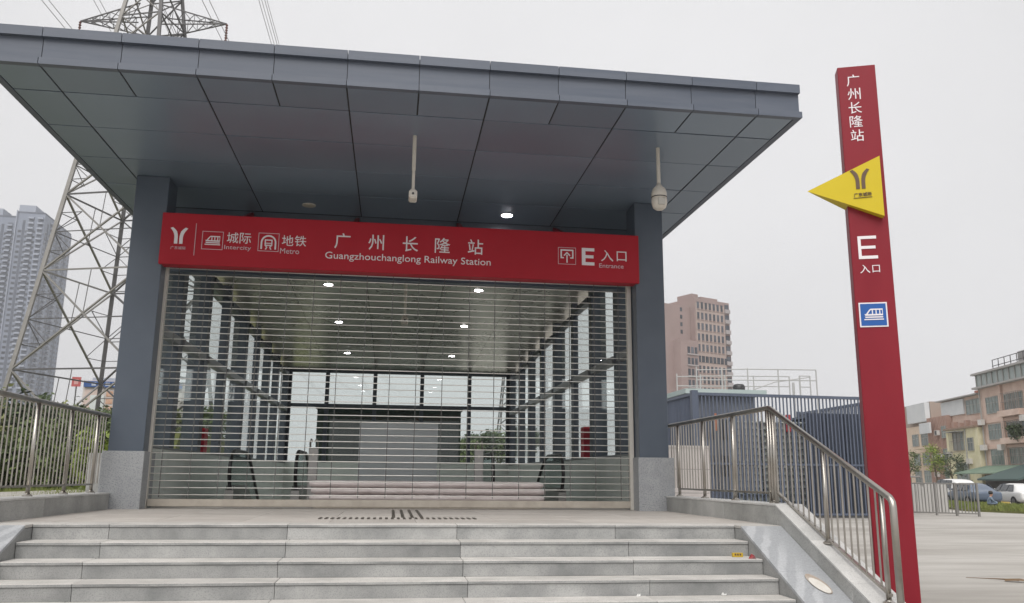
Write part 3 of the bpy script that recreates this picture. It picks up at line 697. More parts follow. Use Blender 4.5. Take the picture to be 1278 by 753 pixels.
# escalators
def balustrade(t, x, y0, slope=0.577):
    yb = y0+1.6; pts = []; R_ = 0.36; zt_ = 0.93
    for k in range(9):
        a = math.pi*(1.5-k/8*1.0); pts.append((y0+R_+math.cos(a)*R_, zt_-R_+math.sin(a)*R_))
    line = [(p,q) for p,q in pts]+[(yb,zt_),(yb+0.35,zt_-0.06),(yb+0.7,zt_-0.23),(yb+4.0,zt_-0.23-3.3*slope)]
    bl = part('balustrade', MB().prism([(y0+R_+0.1,0.0)]+line+[(yb+4.0,-1.9),(yb,0.0)][::1], lambda u,v,d: (d,u,v), x-0.006, x+0.006), GLASSD, t)
    part('handrail', MB().path([(x,p,q) for p,q in line], 0.034, 10), RUBBER, bl, smooth=True)
    part('skirt', MB().prism([(y0+0.1,0.0),(y0+0.1,0.22),(y0+0.25,0.30),(yb,0.30),(yb+4.0,-1.6),(yb+4.0,-2.2),(yb,-0.2)], lambda u,v,d: (d,u,v), x-0.075, x+0.075), STEELD, bl)
for (xa,xb,lab) in ((0.50,1.66,'left escalator descending behind the gate with black handrails'),(5.28,6.62,'right escalator descending behind the gate with black handrails')):
    e = thing('escalator', lab, 'escalator', ((xa+xb)/2,7.6,0), 'escalators behind the gate')
    balustrade(e, xa, 6.75); balustrade(e, xb, 6.75)
    part('comb_plate', MB().box(xa+0.08,xb-0.08,7.2,8.6,0.0008,0.012), STEELD, e)
    for k in range(8): part('step', MB().box(xa+0.08,xb-0.08,8.6+k*0.4,9.02+k*0.4,-0.22-k*0.2,-0.02-k*0.2), STEELD, e)
for (x,lab) in ((1.98,'steel twin topped rail post beside the left escalator'),(4.98,'steel twin topped rail post beside the right escalator')):
    p_ = thing('rail_post', lab, 'post', (x,6.5,0), 'rail posts by the escalators')
    part('body', MB().box(x-0.085,x+0.085,6.50,6.58,0,0.98), STEELD, p_, bevel=0.01)
    for s_ in (-1,1): part('hook', MB().path([(x+s_*0.06,6.54,0.96),(x+s_*0.065,6.52,1.07),(x+s_*0.045,6.47,1.13),(x+s_*0.02,6.45,1.09)],0.018,8), STEEL, p_, smooth=True)
    part('button', MB().tube((x,6.498,0.86),(x,6.49,0.86),0.025,12), CREAM, p_)
# red cabinets on the sills
for (x,y,z0,z1,lab) in ((-0.50,8.98,0.93,1.42,'red fire cabinet on the left sill seen through the gate'),(7.72,9.62,0.93,1.62,'red fire cabinet on the right sill seen through the gate')):
    r_ = thing('fire_cabinet', lab, 'fire cabinet', (x,y,z0), 'red cabinets on the sills')
    part('cabinet_body', MB().box(x-0.08,x+0.08,y-0.16,y+0.16,z0,z1), mat('cabinet_red',(0.42,0.012,0.025),0.4), r_, bevel=0.008)
    part('door_frame', MB().box(x-0.074,x+0.074,y-0.165,y-0.1605,z0+0.04,z1-0.04), RED, r_)
# dark green hut just behind the hall
hut = thing('green_hut', 'dark green windowless hut standing right behind the glass hall', 'hut', (3.2,25,GZ))
part('wall', MB().box(0.48,6.02,24.0,27.5,GZ,3.02), GREENW, hut)
part('roof', MB().box(0.40,6.10,23.9,27.6,3.022,3.14), GREENW, hut)

# ================================================================== TOTEM
AX = Vector((0.937,-0.348,0)).normalized(); NX = Vector((-0.348,-0.937,0)).normalized()
TC = Vector((9.088,0.0,0))
tt = thing('totem_sign', 'tall leaning red totem sign with yellow arrow wedge beside the stairs', 'sign', (TC.x,TC.y,GZ))
tt['label'] = 'tall red totem sign with yellow arrow wedge standing right of the stairs'
def tp(u,v,d): q = TC+AX*u+NX*d; return (q.x,q.y,v)   # d towards the viewer
TWD = 0.228
m = MB().prism([(-TWD,GZ-0.02),(TWD,GZ-0.02),(TWD,5.70),(-TWD,5.70)], tp, 0.0, -0.20); part('post_body', m, RED, tt, bevel=0.006)
m = MB().prism([(-TWD-0.08,GZ-0.02),(TWD+0.08,GZ-0.02),(TWD+0.08,GZ+0.02),(-TWD-0.08,GZ+0.02)], tp, 0.08, -0.28); part('base_plate', m, STEELD, tt)
m = MB().tube(tp(0.03,5.69,-0.1),tp(0.03,5.74,-0.1),0.012,8); part('lifting_eye', m, STEELD, tt)
wedge = [(0.165,4.425),(-0.695,4.050),(0.165,3.650)]
tipP = tp(-0.695,4.050,0.02)
m = MB().add([tipP, tp(0.165,3.650,0.11), tp(0.165,4.425,0.11), tp(0.165,3.650,-0.32), tp(0.165,4.425,-0.32)], [(0,1,2),(0,4,3),(0,2,4),(0,3,1),(1,3,4,2)])
wd = part('arrow_wedge', m, YEL, tt)
def tpoly(name, polys, mt, parent, d=0.0):
    mb = MB(); sh = (lambda u,v,q: tp(u,v,q+0.10465*(u+0.075))) if parent is wd else tp
    for p in polys: mb.prism(p, sh, d+0.005, d-0.001)
    return part(name, mb, mt, parent)
tpoly('logo', y_logo(-0.075,4.02,4.275,0.215), BROWN, wd, 0.0875)
def ttext(ch, w_, h_, u, v, mt, parent, d=0.0, off=0.0):
    me = fit_text(ch, w_, h_, off)
    for vt in me.vertices: vt.co = Vector(tp(u+vt.co.x, v+vt.co.z, d-vt.co.y+0.002+(0.10465*(u+vt.co.x+0.075) if parent is wd else 0)))
    me.update(); me.materials.clear(); me.materials.append(mt); part('lettering', me, mt, parent)
ttext('广东城际', 0.20, 0.05, -0.06, 3.945, BROWN, wd, 0.0885, 0.006)
tpoly('underline', [rect(-0.165,0.045,3.902,3.908)], BROWN, wd, 0.0885)
for ch,v in zip('广州长隆站', (5.505,5.318,5.130,4.944,4.755)): ttext(ch, 0.155, 0.155, -0.05, v, WHITEP, tt)
tpoly('letter_e', [rect(-0.145,-0.11,3.148,3.437), rect(-0.11,0.075,3.148,3.186), rect(-0.11,0.055,3.275,3.311), rect(-0.11,0.070,3.40,3.437)], WHITEP, tt)
ttext('入', 0.115, 0.105, -0.085, 3.022, WHITEP, tt); ttext('口', 0.085, 0.09, 0.042, 3.02, WHITEP, tt)
bs_ = tpoly('blue_plate', [rect(-0.192,0.128,2.302,2.602)], WHITEP, tt, 0.004)
m = MB().prism(rect(-0.176,0.112,2.318,2.586), tp, 0.012, 0.008); part('blue_field', m, BLUE, bs_)
ico = train_icon(-0.145,0.085,2.36,2.55,'','',tt)
mb = MB()
for p in ico: mb.prism(p, tp, 0.017, 0.0115)
part('train_pictogram', mb, WHITEP, bs_)

# ================================================================== VEGETATION
def leaf_cloud(mb, c, rx, ry, rz, n, size, rg, shell=0.55, clumps=None):
    c = Vector(c); cl = []
    for _ in range(clumps or max(5,int(n/130))):
        while True:
            q = Vector((rg.uniform(-1,1),rg.uniform(-1,1),rg.uniform(-1,1)))
            if shell < q.length < 1: break
        cl.append((Vector((q.x*rx,q.y*ry,q.z*rz)), rg.uniform(0.16,0.34)))
    for _ in range(n):
        if rg.random() < 0.8:
            p, r_ = rg.choice(cl); g_ = Vector((rg.gauss(0,1)*rx,rg.gauss(0,1)*ry,rg.gauss(0,1)*rz))*r_*0.75
            q = p*rg.uniform(0.8,1.0)+g_
        else:
            q = Vector((rg.uniform(-1,1)*rx,rg.uniform(-1,1)*ry,rg.uniform(-1,1)*rz))*0.8
        s = size*rg.uniform(0.5,1.25); a = Vector((rg.uniform(-1,1),rg.uniform(-1,1),rg.uniform(-.6,.9))).normalized()
        b_ = a.cross(Vector((rg.uniform(-1,1),rg.uniform(-1,1),rg.uniform(-1,1)))).normalized(); p = c+q
        mb.add([p-a*s, p+b_*s*0.38, p+a*s, p-b_*s*0.38], [(0,1,2,3)])
def shrub(name, label, c, rx, ry, rz, n, size, lm, seed, grp='bushes behind the left railing', stems=4, cat='bush'):
    rg = random.Random(seed); t = thing(name, label, cat, (c[0],c[1],c[2]-rz), grp)
    mb = MB(); leaf_cloud(mb, c, rx, ry, rz, n, size, rg)
    me = mb.mesh('crown', lm, fix=False); part('crown', me, lm, t)
    sm = MB()
    for k in range(stems):
        a = rg.uniform(0,6.28); e = Vector(c)+Vector((math.cos(a)*rx*.5,math.sin(a)*ry*.5,rg.uniform(-.1,.5)*rz))
        b0 = Vector((c[0]+rg.uniform(-.1,.1)*rx,c[1]+rg.uniform(-.1,.1)*ry,c[2]-rz-0.05)); mid = (b0+e)/2+Vector((rg.uniform(-.1,.1),0,rg.uniform(0,.2)*rz))
        sm.path([b0,mid,e],[0.045,0.03,0.012],6,cap=False)
    part('stem', sm, BARK, t)
    return t
B = [('shaggy olive bush at the far left behind the railing',(-10.4,19.5,1.15),1.7,1.2,1.25,LEAF_Y),
     ('tall dark green bush behind the left railing',(-8.3,21.0,1.45),1.5,1.2,1.5,LEAF_D),
     ('low mid green bush with pale tips behind the left railing',(-8.9,17.0,0.75),1.3,0.9,0.85,LEAF_M),
     ('dense green bush in the middle behind the left railing',(-6.9,17.8,0.95),1.1,0.9,1.05,LEAF_M),
     ('bright green bush near the stone side wall',(-5.0,15.5,0.95),0.9,0.9,1.1,LEAF_M),
     ('dark green bush beside the left column',(-5.9,20.5,1.05),1.2,1.0,1.15,LEAF_D),
     ('olive bush rising behind the others on the left',(-11.6,24.5,1.6),1.7,1.2,1.6,LEAF_Y),
     ('dark bush farther back behind the left railing',(-7.4,24.0,1.25),1.5,1.1,1.3,LEAF_D),
     ('green bush close behind the left column',(-4.7,19.0,1.05),0.9,0.9,1.1,LEAF_M)]
for i,(lab,c,rx,ry,rz,lm) in enumerate(B): shrub('bush', lab, c, rx, ry, rz, 8200, 0.115, lm, 20+i)
shrub('leafy_plant','yellow green broad leafed plant just left of the column',(-1.75,6.6,0.72),0.42,0.5,0.68,420,0.11,LEAF_L,55,'plants by the side wall',3,'plant')
# clipped hedge along the far road
for i in range(7):
    shrub('hedge_bush','olive hedge bush under the pylon, %s along the road'%('first','second','third','fourth','fifth','sixth','seventh')[i],(-24.5+i*2.7,44+i*0.3,3.4+0.1*(i%2)),1.7,1.1,1.15,2200,0.16,LEAF_Y if i%2 else LEAF_M,80+i,'hedge under the pylon',0)
link('road_embankment', MB().prism([(40,-0.3),(43,2.9),(60,3.2),(60,-1.2),(40,-1.2)], lambda u,v,d: (d,u,v), -90, -9.0).mesh('road_embankment', GRASSG), kind='structure')
# grey-white low wall / guard fence before the bushes at far left
WALLP = mat('pale_wall', (0.36,0.36,0.37), 0.7, col2=(0.44,0.44,0.44), scale=2)
lw = thing('boundary_wall', 'pale panelled boundary wall with yellow topped posts beyond the bushes', 'wall', (-16,30,0))
for i in range(9):
    part('wall_panel', MB().box(-21.0+i*1.3,-19.75+i*1.3,30.0,30.12,0.3,2.75), WALLP, lw)
    part('post', MB().box(-21.05+i*1.3+1.26,-19.75+i*1.3+0.05,29.95,30.17,0.3,2.95), mat('yellow_cap',(0.55,0.45,0.10),0.6), lw)
# grass blades
def blades(name, region, n, h, wd, m, seed, label=None):
    rg = random.Random(seed); mb = MB()
    for _ in range(n):
        x,y,z = region(rg); a = rg.uniform(0,6.28); hh = h*rg.uniform(0.5,1.3); dx,dy = math.cos(a)*wd,math.sin(a)*wd; lx,ly = rg.uniform(-.5,.5)*hh,rg.uniform(-.5,.5)*hh
        mb.add([(x-dx,y-dy,z-0.02),(x+dx,y+dy,z-0.02),(x+lx,y+ly,z+hh)],[(0,1,2)])
    o = link(name, mb.mesh(name, m, fix=False), kind='stuff'); o['label'] = label; o['category'] = 'grass'
def regL(rg):
    y = 5+(rg.random()**1.6)*20; x = -1.3-rg.random()*(3+y*0.55); return (x,y,-0.04+0.10*math.sin(x*0.7+y*0.31)*min(1,(-1.06-x)/4))
blades('grass_tufts', regL, 26000, 0.13, 0.010, GRASSB, 3, 'yellowish green grass on the bank behind the left railing')
def regR(rg):
    i = rg.randrange(len(edge0)-1); f_ = rg.random(); s = edge0[i][0]*(1-f_)+edge0[i+1][0]*f_; t0 = edge0[i][1]*(1-f_)+edge0[i+1][1]*f_
    return verge_pt(s, t0+(4.1-t0)*rg.random())
blades('verge_grass', regR, 30000, 0.22, 0.03, GRASSB, 4, 'uneven green grass strip in front of the parked cars')

# ================================================================== PYLON AND WIRES
PC = Vector((-18.25,60,0))
py = thing('lattice_pylon', 'tall grey steel lattice pylon rising behind the canopy on the left', 'pylon', (PC.x,PC.y,-1))
def PR(z): return max(7.27-0.1516*(z-7.1), 1.9)
V0 = [Vector((-6.5,-3.25,0))/7.27, Vector((3.25,-6.5,0))/7.27, Vector((6.5,3.25,0))/7.27, Vector((-3.25,6.5,0))/7.27]
def pc(i,z): q = PC+V0[i%4]*PR(z); return Vector((q.x,q.y,z))
lev = [-1.0,7.9,15.6,21.9,27.0,31.3,35.0,38.2,41.2,44.2,47.2,50.2,53.2,56.5]
for i in range(4):
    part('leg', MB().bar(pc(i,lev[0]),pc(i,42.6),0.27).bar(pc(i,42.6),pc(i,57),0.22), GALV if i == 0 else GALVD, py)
for i in range(4):
    br = MB(); se = MB()
    for k in range(len(lev)-1):
        z0,z1 = lev[k],lev[k+1]; a0,a1,b0,b1 = pc(i,z0),pc(i,z1),pc(i+1,z0),pc(i+1,z1); wd = 0.165 if k < 4 else 0.12
        br.bar(a0,b1,wd,wd*0.6); br.bar(b0,a1,wd,wd*0.6)
        (br if k%2 else se).bar(a1,b1,0.11 if k < 4 else 0.09)
        X_ = (a0+b1+b0+a1)/4; # secondary members
        if k < 6:
            for (u_,v_) in ((a0,a1),(b0,b1)):
                lm_ = u_+(v_-u_)*0.5; se.bar(lm_, X_, 0.065); 
                q1 = u_+(v_-u_)*0.25; d1 = u_+(X_-u_)*0.5; se.bar(q1,d1,0.055); se.bar(lm_,d1,0.05)
                q2 = u_+(v_-u_)*0.75; d2 = v_+(X_-v_)*0.5; se.bar(q2,d2,0.055); se.bar(lm_,d2,0.05)
            tm = (a1+b1)/2; se.bar(X_,tm,0.05)
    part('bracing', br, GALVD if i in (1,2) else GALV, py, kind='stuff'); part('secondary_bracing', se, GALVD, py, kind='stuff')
for (z,ln) in ((38.6,6.2),(46.5,7.6),(53.5,5.6)):
    for sgn in (-1,1):
        ar = MB(); tip = Vector((PC.x+sgn*ln,PC.y-sgn*ln*0.12,z-0.2)); rt_ = 1.55
        roots = [Vector((PC.x+sgn*0.9,PC.y-1.1,z-0.9)),Vector((PC.x+sgn*0.9,PC.y+1.1,z-0.9)),Vector((PC.x+sgn*0.9,PC.y-1.1,z+0.9)),Vector((PC.x+sgn*0.9,PC.y+1.1,z+0.9))]
        for r_ in roots: ar.bar(r_,tip,0.085)
        for k in range(1,6):
            f_ = k/6; f1 = (k-1)/6; Q = [r_+(tip-r_)*f_ for r_ in roots]; Q1 = [r_+(tip-r_)*f1 for r_ in roots]
            ar.bar(Q[0],Q1[2],0.05); ar.bar(Q[1],Q1[3],0.05); ar.bar(Q[0],Q1[1],0.05); ar.bar(Q[2],Q1[3],0.045); ar.bar(Q[0],Q[2],0.045); ar.bar(Q[1],Q[3],0.045)
        part('cross_arm', ar, GALVD, py)
        ins = MB().lathe([(0.02,0)]+[(0.13 if k%2 else 0.05,-0.12*k) for k in range(1,17)]+[(0.02,-2.1)], tip, 10)
        part('insulator', ins, mat('insulator_brown',(0.14,0.06,0.05),0.4), py)
        # conductors running away from the viewer
        for j,dx in enumerate((0.0,0.55)):
            pts = [];  p0 = tip+Vector((dx,0,-2.1))
            for q in range(15):
                f_ = q/14; pts.append(p0+Vector((0.06*330*f_,330*f_,-4*14*f_*(1-f_)-3*f_)))
            pts = [p0+Vector((-0.06*70*g_,-70*g_,-4*1.2*g_*(1-g_)+4*g_)) for g_ in (1,0.66,0.33)]+pts
            hgt = {38.6:'lowest',46.5:'middle',53.5:'top'}[z]
            link('power_line', MB().path(pts,0.028,5).mesh('power_line', WIRE), None, 'thin grey power line from the %s %s arm of the pylon, %s of its pair'%(hgt,'left' if sgn<0 else 'right','inner' if (j==0)==(sgn>0) else 'outer'), 'power line', 'power lines on the pylon')

# ================================================================== FAR BUILDINGS
def frame_pts(org, dirv):
    d = Vector((dirv[0],dirv[1],0)).normalized(); n = Vector((d.y,-d.x,0))   # n points to the viewer side
    return lambda s,t,z: (org[0]+d.x*s+n.x*t, org[1]+d.y*s+n.y*t, z)
def fbox(mb, fp, s0,s1,t0,t1,z0,z1):
    mb.add([fp(s0,t1,z0),fp(s1,t1,z0),fp(s1,t0,z0),fp(s0,t0,z0),fp(s0,t1,z1),fp(s1,t1,z1),fp(s1,t0,z1),fp(s0,t0,z1)],[(0,3,2,1),(4,5,6,7),(0,1,5,4),(1,2,6,5),(2,3,7,6),(3,0,4,7)]); return mb
def P_(name, fp, s0,s1,t0,t1,z0,z1, m, parent, **k): return part(name, fbox(MB(),fp,s0,s1,t0,t1,z0,z1), m, parent, **k)
WGL = mat('far_window', (0.03,0.036,0.048), 0.25, col2=(0.09,0.10,0.12), scale=0.4, rnd=0.35)
WGL2 = mat('house_window', (0.12,0.15,0.145), 0.2, col2=(0.20,0.235,0.22), scale=0.8, rnd=0.3)
# high-rise apartment towers
APT = mat('tower_cladding', (0.195,0.222,0.285), 0.8, col2=(0.225,0.252,0.315), scale=0.05)
APT2 = mat('tower_cladding_light', (0.30,0.33,0.395), 0.8)
APTD = mat('tower_dark_grey', (0.085,0.098,0.13), 0.8)  # dark tone painting the shade of recesses, also used at the roof base
def tower(label, org, ang, wA, wB, H, colsA, colsB, fl0, seed):
    t = thing('apartment_tower', label, 'apartment tower', (org[0],org[1],GZ), 'grey apartment towers at far left')
    fa = frame_pts(org, (math.cos(ang),math.sin(ang)))
    o2 = fa(wA,0,0); fb = frame_pts(o2, (-math.sin(ang),math.cos(ang)))      # right-hand face
    P_('wall', fa, 0,wA,-wB,0, GZ,H, APT, t)
    # pilasters, and flat dark strips with recess shade in their colour
    for (s0,s1) in ((0.05,0.5),): P_('pilaster', fa, s0,s1,0.005,0.9,GZ,H+1.5, APT2, t)
    for s in colsA[1]: P_('shade_strip', fa, s-0.7,s+0.7,0.004,0.10,40,H-4, APTD, t)
    for s in colsB[1]: P_('shade_strip', fb, s-0.9,s+0.9,0.004,0.10,40,H-4, APTD, t)
    for s in colsA[2]: P_('shade_strip', fa, s-1.3,s+1.3,0.004,0.09,40,H-3, APTD, t)
    for s in colsB[2]: P_('shade_strip', fb, s-1.6,s+1.6,0.004,0.09,40,H-3, APTD, t)
    P_('roof_crown', fa, 0.6,wA*0.62,-wB*0.3,-0.5, H+0.01,H+5.0, APT2, t); P_('roof_crown', fa, 0.2,wA-0.2,-wB+0.4,-0.4, H+0.012,H+1.2, APTD, t)
    rg = random.Random(seed); z = fl0; slabs = MB(); small = MB()
    wm = {}
    def win(s,w_,h_,f,z,key):
        o = P_('window', f, s-w_/2,s+w_/2,0.005,0.16,z,z+h_, WGL, t)
    nfl = 0
    while z < H-2.5:
        if nfl < 30:
            for s in colsA[0]: win(s,1.7,1.35,fa,z+0.8,'a')
            for s in colsB[0][:4]: win(s,1.8,1.35,fb,z+0.8,'b')
        for s in colsB[0][4:]: fbox(small, fb, s-0.9,s+0.9,0.005,0.16,z+0.8,z+2.15)
        for s in colsA[2]: fbox(slabs, fa, s-1.4,s+1.4,0.005,1.1,z,z+0.95)
        for s in colsB[2]: fbox(slabs, fb, s-1.7,s+1.7,0.005,1.3,z,z+0.95)
        z += 2.95; nfl += 1
    part('balcony', slabs, APT2, t, kind='stuff')
    if small.v: part('far_windows', small, WGL, t, kind='stuff')
    return t
a_ = math.atan2(0.02,1)
tower('grey apartment tower with stacked balconies at far left, the one nearer the pylon', (-207.6,470), rad(2), 14.6, 44, 141.3,
      ([2.4,6.0,9.6],[4.2],[7.9,12.6]), ([3,8,13,18,23,28,33,38,42],[5.5,20.5,35.5],[10.5,25.5]), 44, 5)
tower('grey apartment tower cut by the left edge of the picture', (-232.0,476), rad(2), 22.5, 40, 140.5,
      ([9,13,17,20.5],[15],[11,18.8]), ([3,8],[5.5],[]), 44, 6)
# pale blocks in the distance between the pylon legs
o = thing('distant_block', 'faint pale block far behind the pylon', 'building', (-95,300,GZ)); fp = frame_pts((-101,300),(1,0))
P_('wall', fp, 0,16,-14,0,GZ,33, APT2, o)
for k in range(5):
    for q in range(5): P_('window', fp, 1.2+q*3,2.8+q*3,0.004,0.1,16+k*3.2,17.8+k*3.2, WGL, o)
# roadside shop block with blue sign band
o = thing('shop_block', 'white roadside shop with blue sign band and tan posters behind the pylon', 'shop', (-22,75,GZ)); fp = frame_pts((-25.8,75),(1,0.0))
SHOPW = mat('shop_wall', (0.60,0.55,0.53), 0.7); TAN_ = mat('tan_poster', (0.50,0.26,0.16), 0.7, col2=(0.62,0.42,0.32), scale=2.5)
P_('wall', fp, 0,9,-6,0,GZ,9.1, SHOPW, o)
sb = P_('sign_band', fp, 0.1,9,0.004,0.25,8.45,9.0, mat('blue_band',(0.03,0.09,0.28),0.5), o)
for k in range(6): P_('sign_character', fp, 0.8+k*0.62,1.2+k*0.62,0.252,0.262,8.58,8.88, mat('sign_grey',(0.45,0.5,0.62),0.5), sb)
P_('poster_board', fp, 0.2,1.6,0.004,0.06,5.4,8.2, mat('cream_board',(0.62,0.50,0.46),0.6), o)
P_('window', fp, 0.75,2.0,0.062,0.09,6.2,7.7, mat('shop_window',(0.62,0.66,0.66),0.3), o)
for k in range(4): P_('poster', fp, 2.15,2.75,0.004,0.05,5.5+k*0.7,6.0+k*0.7, TAN_, o)
o = thing('roadside_sign', 'small red square sign on a post beside the pylon base', 'sign', (-24.7,70,2)); fp = frame_pts((-25.05,70),(1,0))
P_('face', fp, 0,0.75,0,0.08,8.0,8.85, mat('red_white_sign',(0.48,0.10,0.10),0.5), o)
P_('emblem', fp, 0.2,0.55,0.082,0.09,8.2,8.65, mat('pale_red',(0.62,0.34,0.33),0.5), o); P_('post', fp, 0.33,0.42,-0.1,-0.02,-0.5,8.4, GALVD, o)

# brown apartment block on the right
BRN = mat('brown_cladding', (0.29,0.22,0.205), 0.85, col2=(0.33,0.25,0.235), scale=0.15)
BRN2 = mat('tan_cladding', (0.37,0.295,0.265), 0.85, col2=(0.42,0.335,0.30), scale=0.2)
o = thing('brown_tower', 'brown high-rise block with a grid of windows right of the entrance', 'apartment tower', (77.8,190,GZ))
fp = frame_pts((77.8,190),(math.cos(rad(25)),math.sin(rad(25)))); fq = frame_pts((77.8-math.cos(rad(65+50))*0,190),(math.cos(rad(115)),math.sin(rad(115))))
P_('wall', fp, 0,12.6,-15,0,GZ,45.4, BRN, o)
P_('face_panel', fp, 0.4,10.6,0.004,0.12,GZ,44.2, BRN2, o)
P_('roof_room', fp, -0.0,2.2,-6,-0.8,45.41,46.6, BRN, o); P_('parapet', fp, 3.0,9.0,-12,-0.6,45.41,46.1, BRN, o)
for k in range(12):
    z = 12.8+k*2.72
    if abs(k-6) < 0.5:
        P_('window', fp, 0.8,11.0,0.122,0.2,z-0.1,z+1.5, WGL, o); 
        for q in range(7): P_('window_bar', fp, 1.5+q*1.35,1.72+q*1.35,0.202,0.25,z-0.1,z+1.5, BRN2, o)
        continue
    for q in range(7):
        f_ = P_('window', fp, 0.75+q*1.42,1.50+q*1.42,0.122,0.17,z,z+1.75, WGL, o)
        P_('sill', fp, 0.70+q*1.42,1.55+q*1.42,0.122,0.32,z-0.2,z-0.02, BRN, f_)
for k in range(12):
    P_('balcony', fp, 10.7,12.5,0.004,0.5,12.6+k*2.72,13.6+k*2.72, mat('pale_balcony',(0.36,0.33,0.33),0.8), o); P_('window', fp, 10.9,12.3,0.004,0.1,13.65+k*2.72,14.9+k*2.72, WGL, o)
# annex in front of the left flank
P_('annex', fp, -6.2,-0.05,-12,1.0,GZ,34.0, BRN, o)
for k in range(7):
    for q in range(3): P_('window', fp, -3.9+q*1.25,-3.1+q*1.25,1.004,1.08,14.3+k*2.75,15.9+k*2.75, WGL, o)
    P_('sill', fp, -4.1,-0.4,1.004,1.3,13.9+k*2.75,14.2+k*2.75, mat('pale_balcony',(0.36,0.33,0.33),0.8), o)
P_('upper_flank', fp, -9,-0.05,-14,-1.5,GZ,43.2, BRN, o)
for k in range(4): P_('window', fp, -3.6,-2.9,-1.496,-1.42,36.0+k*1.9,37.0+k*1.9, WGL, o)

# village houses beyond the parked cars
HP0 = (60.4,59.7)
fh = frame_pts(HP0, (0.225,0.974))
fh_ = fh
def fh(s,t,z): return fh_(s,-t,z)     # t positive towards the plaza
PINK = mat('pink_plaster', (0.54,0.40,0.335), 0.85, col2=(0.66,0.52,0.445), scale=0.8, detail=8)
PALEW = mat('pale_panel', (0.56,0.585,0.60), 0.7, col2=(0.62,0.64,0.65), scale=0.8)
YELW = mat('pale_yellow_plaster', (0.62,0.58,0.37), 0.85, col2=(0.72,0.68,0.49), scale=0.9, detail=7)
BRNR = mat('brown_ribbed', (0.36,0.235,0.19), 0.7, col2=(0.41,0.28,0.235), scale=1.0)
TANP = mat('tan_plaster', (0.58,0.46,0.345), 0.85, col2=(0.66,0.54,0.43), scale=0.8, detail=7)
def fpart(name, s0,s1,t0,t1,z0,z1,m,parent): return part(name, fbox(MB(),fh,s0,s1,t0,t1,z0,z1), m, parent)
def hwindow(s0,s1,z0,z1,parent,t=0.0,bars=3,cage=False):
    w_ = fpart('window', s0,s1,t+0.004,t+0.06,z0,z1,WGL2,parent)
    fr_ = MB()
    for (a,b_,c,d) in ((s0-.05,s1+.05,z0-.07,z0),(s0-.05,s1+.05,z1,z1+.07),(s0-.05,s0,z0,z1),(s1,s1+.05,z0,z1)): fbox(fr_,fh,a,b_,t+0.004,t+0.10,c,d)
    for k in range(1,bars): q = s0+(s1-s0)*k/bars; fbox(fr_,fh,q-.025,q+.025,t+0.062,t+0.09,z0,z1)
    fbox(fr_,fh,s0,s1,t+0.062,t+0.088,z0+(z1-z0)*0.62,z0+(z1-z0)*0.62+0.05)
    part('frame', fr_, mat('window_frame',(0.30,0.30,0.28),0.5), w_)
    if cage:
        c_ = MB(); n = 9
        for k in range(n+1): q = s0-.1+(s1-s0+.2)*k/n; fbox(c_,fh,q-.015,q+.015,t+0.45,t+0.48,z0-.25,z1+.1)
        for zz in (z0-.25,(z0+z1)/2,z1+.1): fbox(c_,fh,s0-.1,s1+.1,t+0.44,t+0.49,zz-.015,zz+.015); fbox(c_,fh,s0-.12,s0-.09,t+0.1,t+0.46,zz-.015,zz+.015); fbox(c_,fh,s1+.09,s1+.12,t+0.1,t+0.46,zz-.015,zz+.015)
        part('security_cage', c_, mat('cage_metal',(0.33,0.28,0.25),0.5,0.4), w_)
    return w_
h = thing('pink_house', 'pink village house with caged windows and glazed roof storey at right edge', 'house', (*HP0,GZ))
fpart('wall', -7,9.3,-12,0,GZ,9.75,PINK,h)
for (z0,z1) in ((7.1,8.6),(4.55,5.95),(2.1,3.5)):
    hwindow(5.5,8.0,z0,z1,h,bars=4); hwindow(0.9,4.2,z0+0.05,z1,h,bars=4,cage=True); hwindow(-4.5,-1.0,z0,z1,h)
    fpart('floor_band', -7,9.3,0.004,0.12,z0-0.95,z0-0.7,mat('pink_band',(0.60,0.45,0.38),0.8),h)
fpart('pier', 4.6,5.1,0.004,0.22,GZ,9.74,PINK,h)
pt_ = fpart('glazed_storey', -7,9.0,-9,0.35,9.80,11.0,mat('greenish_glazing',(0.24,0.29,0.28),0.25,col2=(0.34,0.38,0.37),scale=0.7),h)
for k in range(15): fpart('glazing_bar', -6.9+k*1.13,-6.8+k*1.13,0.352,0.42,9.80,11.0,mat('window_frame',(0.30,0.30,0.28),0.5),pt_)
fpart('roof_slab', -7,9.4,-9,0.7,11.003,11.2,mat('grey_slab',(0.36,0.35,0.34),0.8),h); fpart('ledge', -7,9.45,0.1,0.7,9.62,9.797,mat('grey_slab',(0.36,0.35,0.34),0.8),h)
for (s_,z_) in ((8.3,6.0),(4.75,3.4),(0.0,5.9),(8.35,3.5)): fpart('air_conditioner', s_,s_+0.8,0.23,0.6,z_,z_+0.55,mat('ac_white',(0.62,0.60,0.57),0.5),h)
for s_ in (8.95,-0.4): fpart('drain_pipe', s_,s_+0.1,0.125,0.24,GZ,9.6,mat('pipe_grey',(0.40,0.40,0.38),0.6),h)
fpart('balcony_wall', 0.5,4.5,0.13,0.75,3.95,4.5,PINK,h); fpart('balcony_wall', 0.5,4.5,0.13,0.75,6.5,7.05,PINK,h); fpart('water_tank', 1.0,3.0,-3,-1,11.21,12.6,STEELD,h)
rr = MB()
for k in range(12): fbox(rr,fh,-6.5+k*1.2,-6.44+k*1.2,-0.4,-0.34,11.2,12.3)
for zz in (11.7,12.3): fbox(rr,fh,-6.5,6.8,-0.4,-0.34,zz-.03,zz+.03)
part('roof_railing', rr, GALVD, h)
h = thing('yellow_house', 'pale yellow village house beside the pink one', 'house', (64,70,GZ), 'village houses behind the cars')
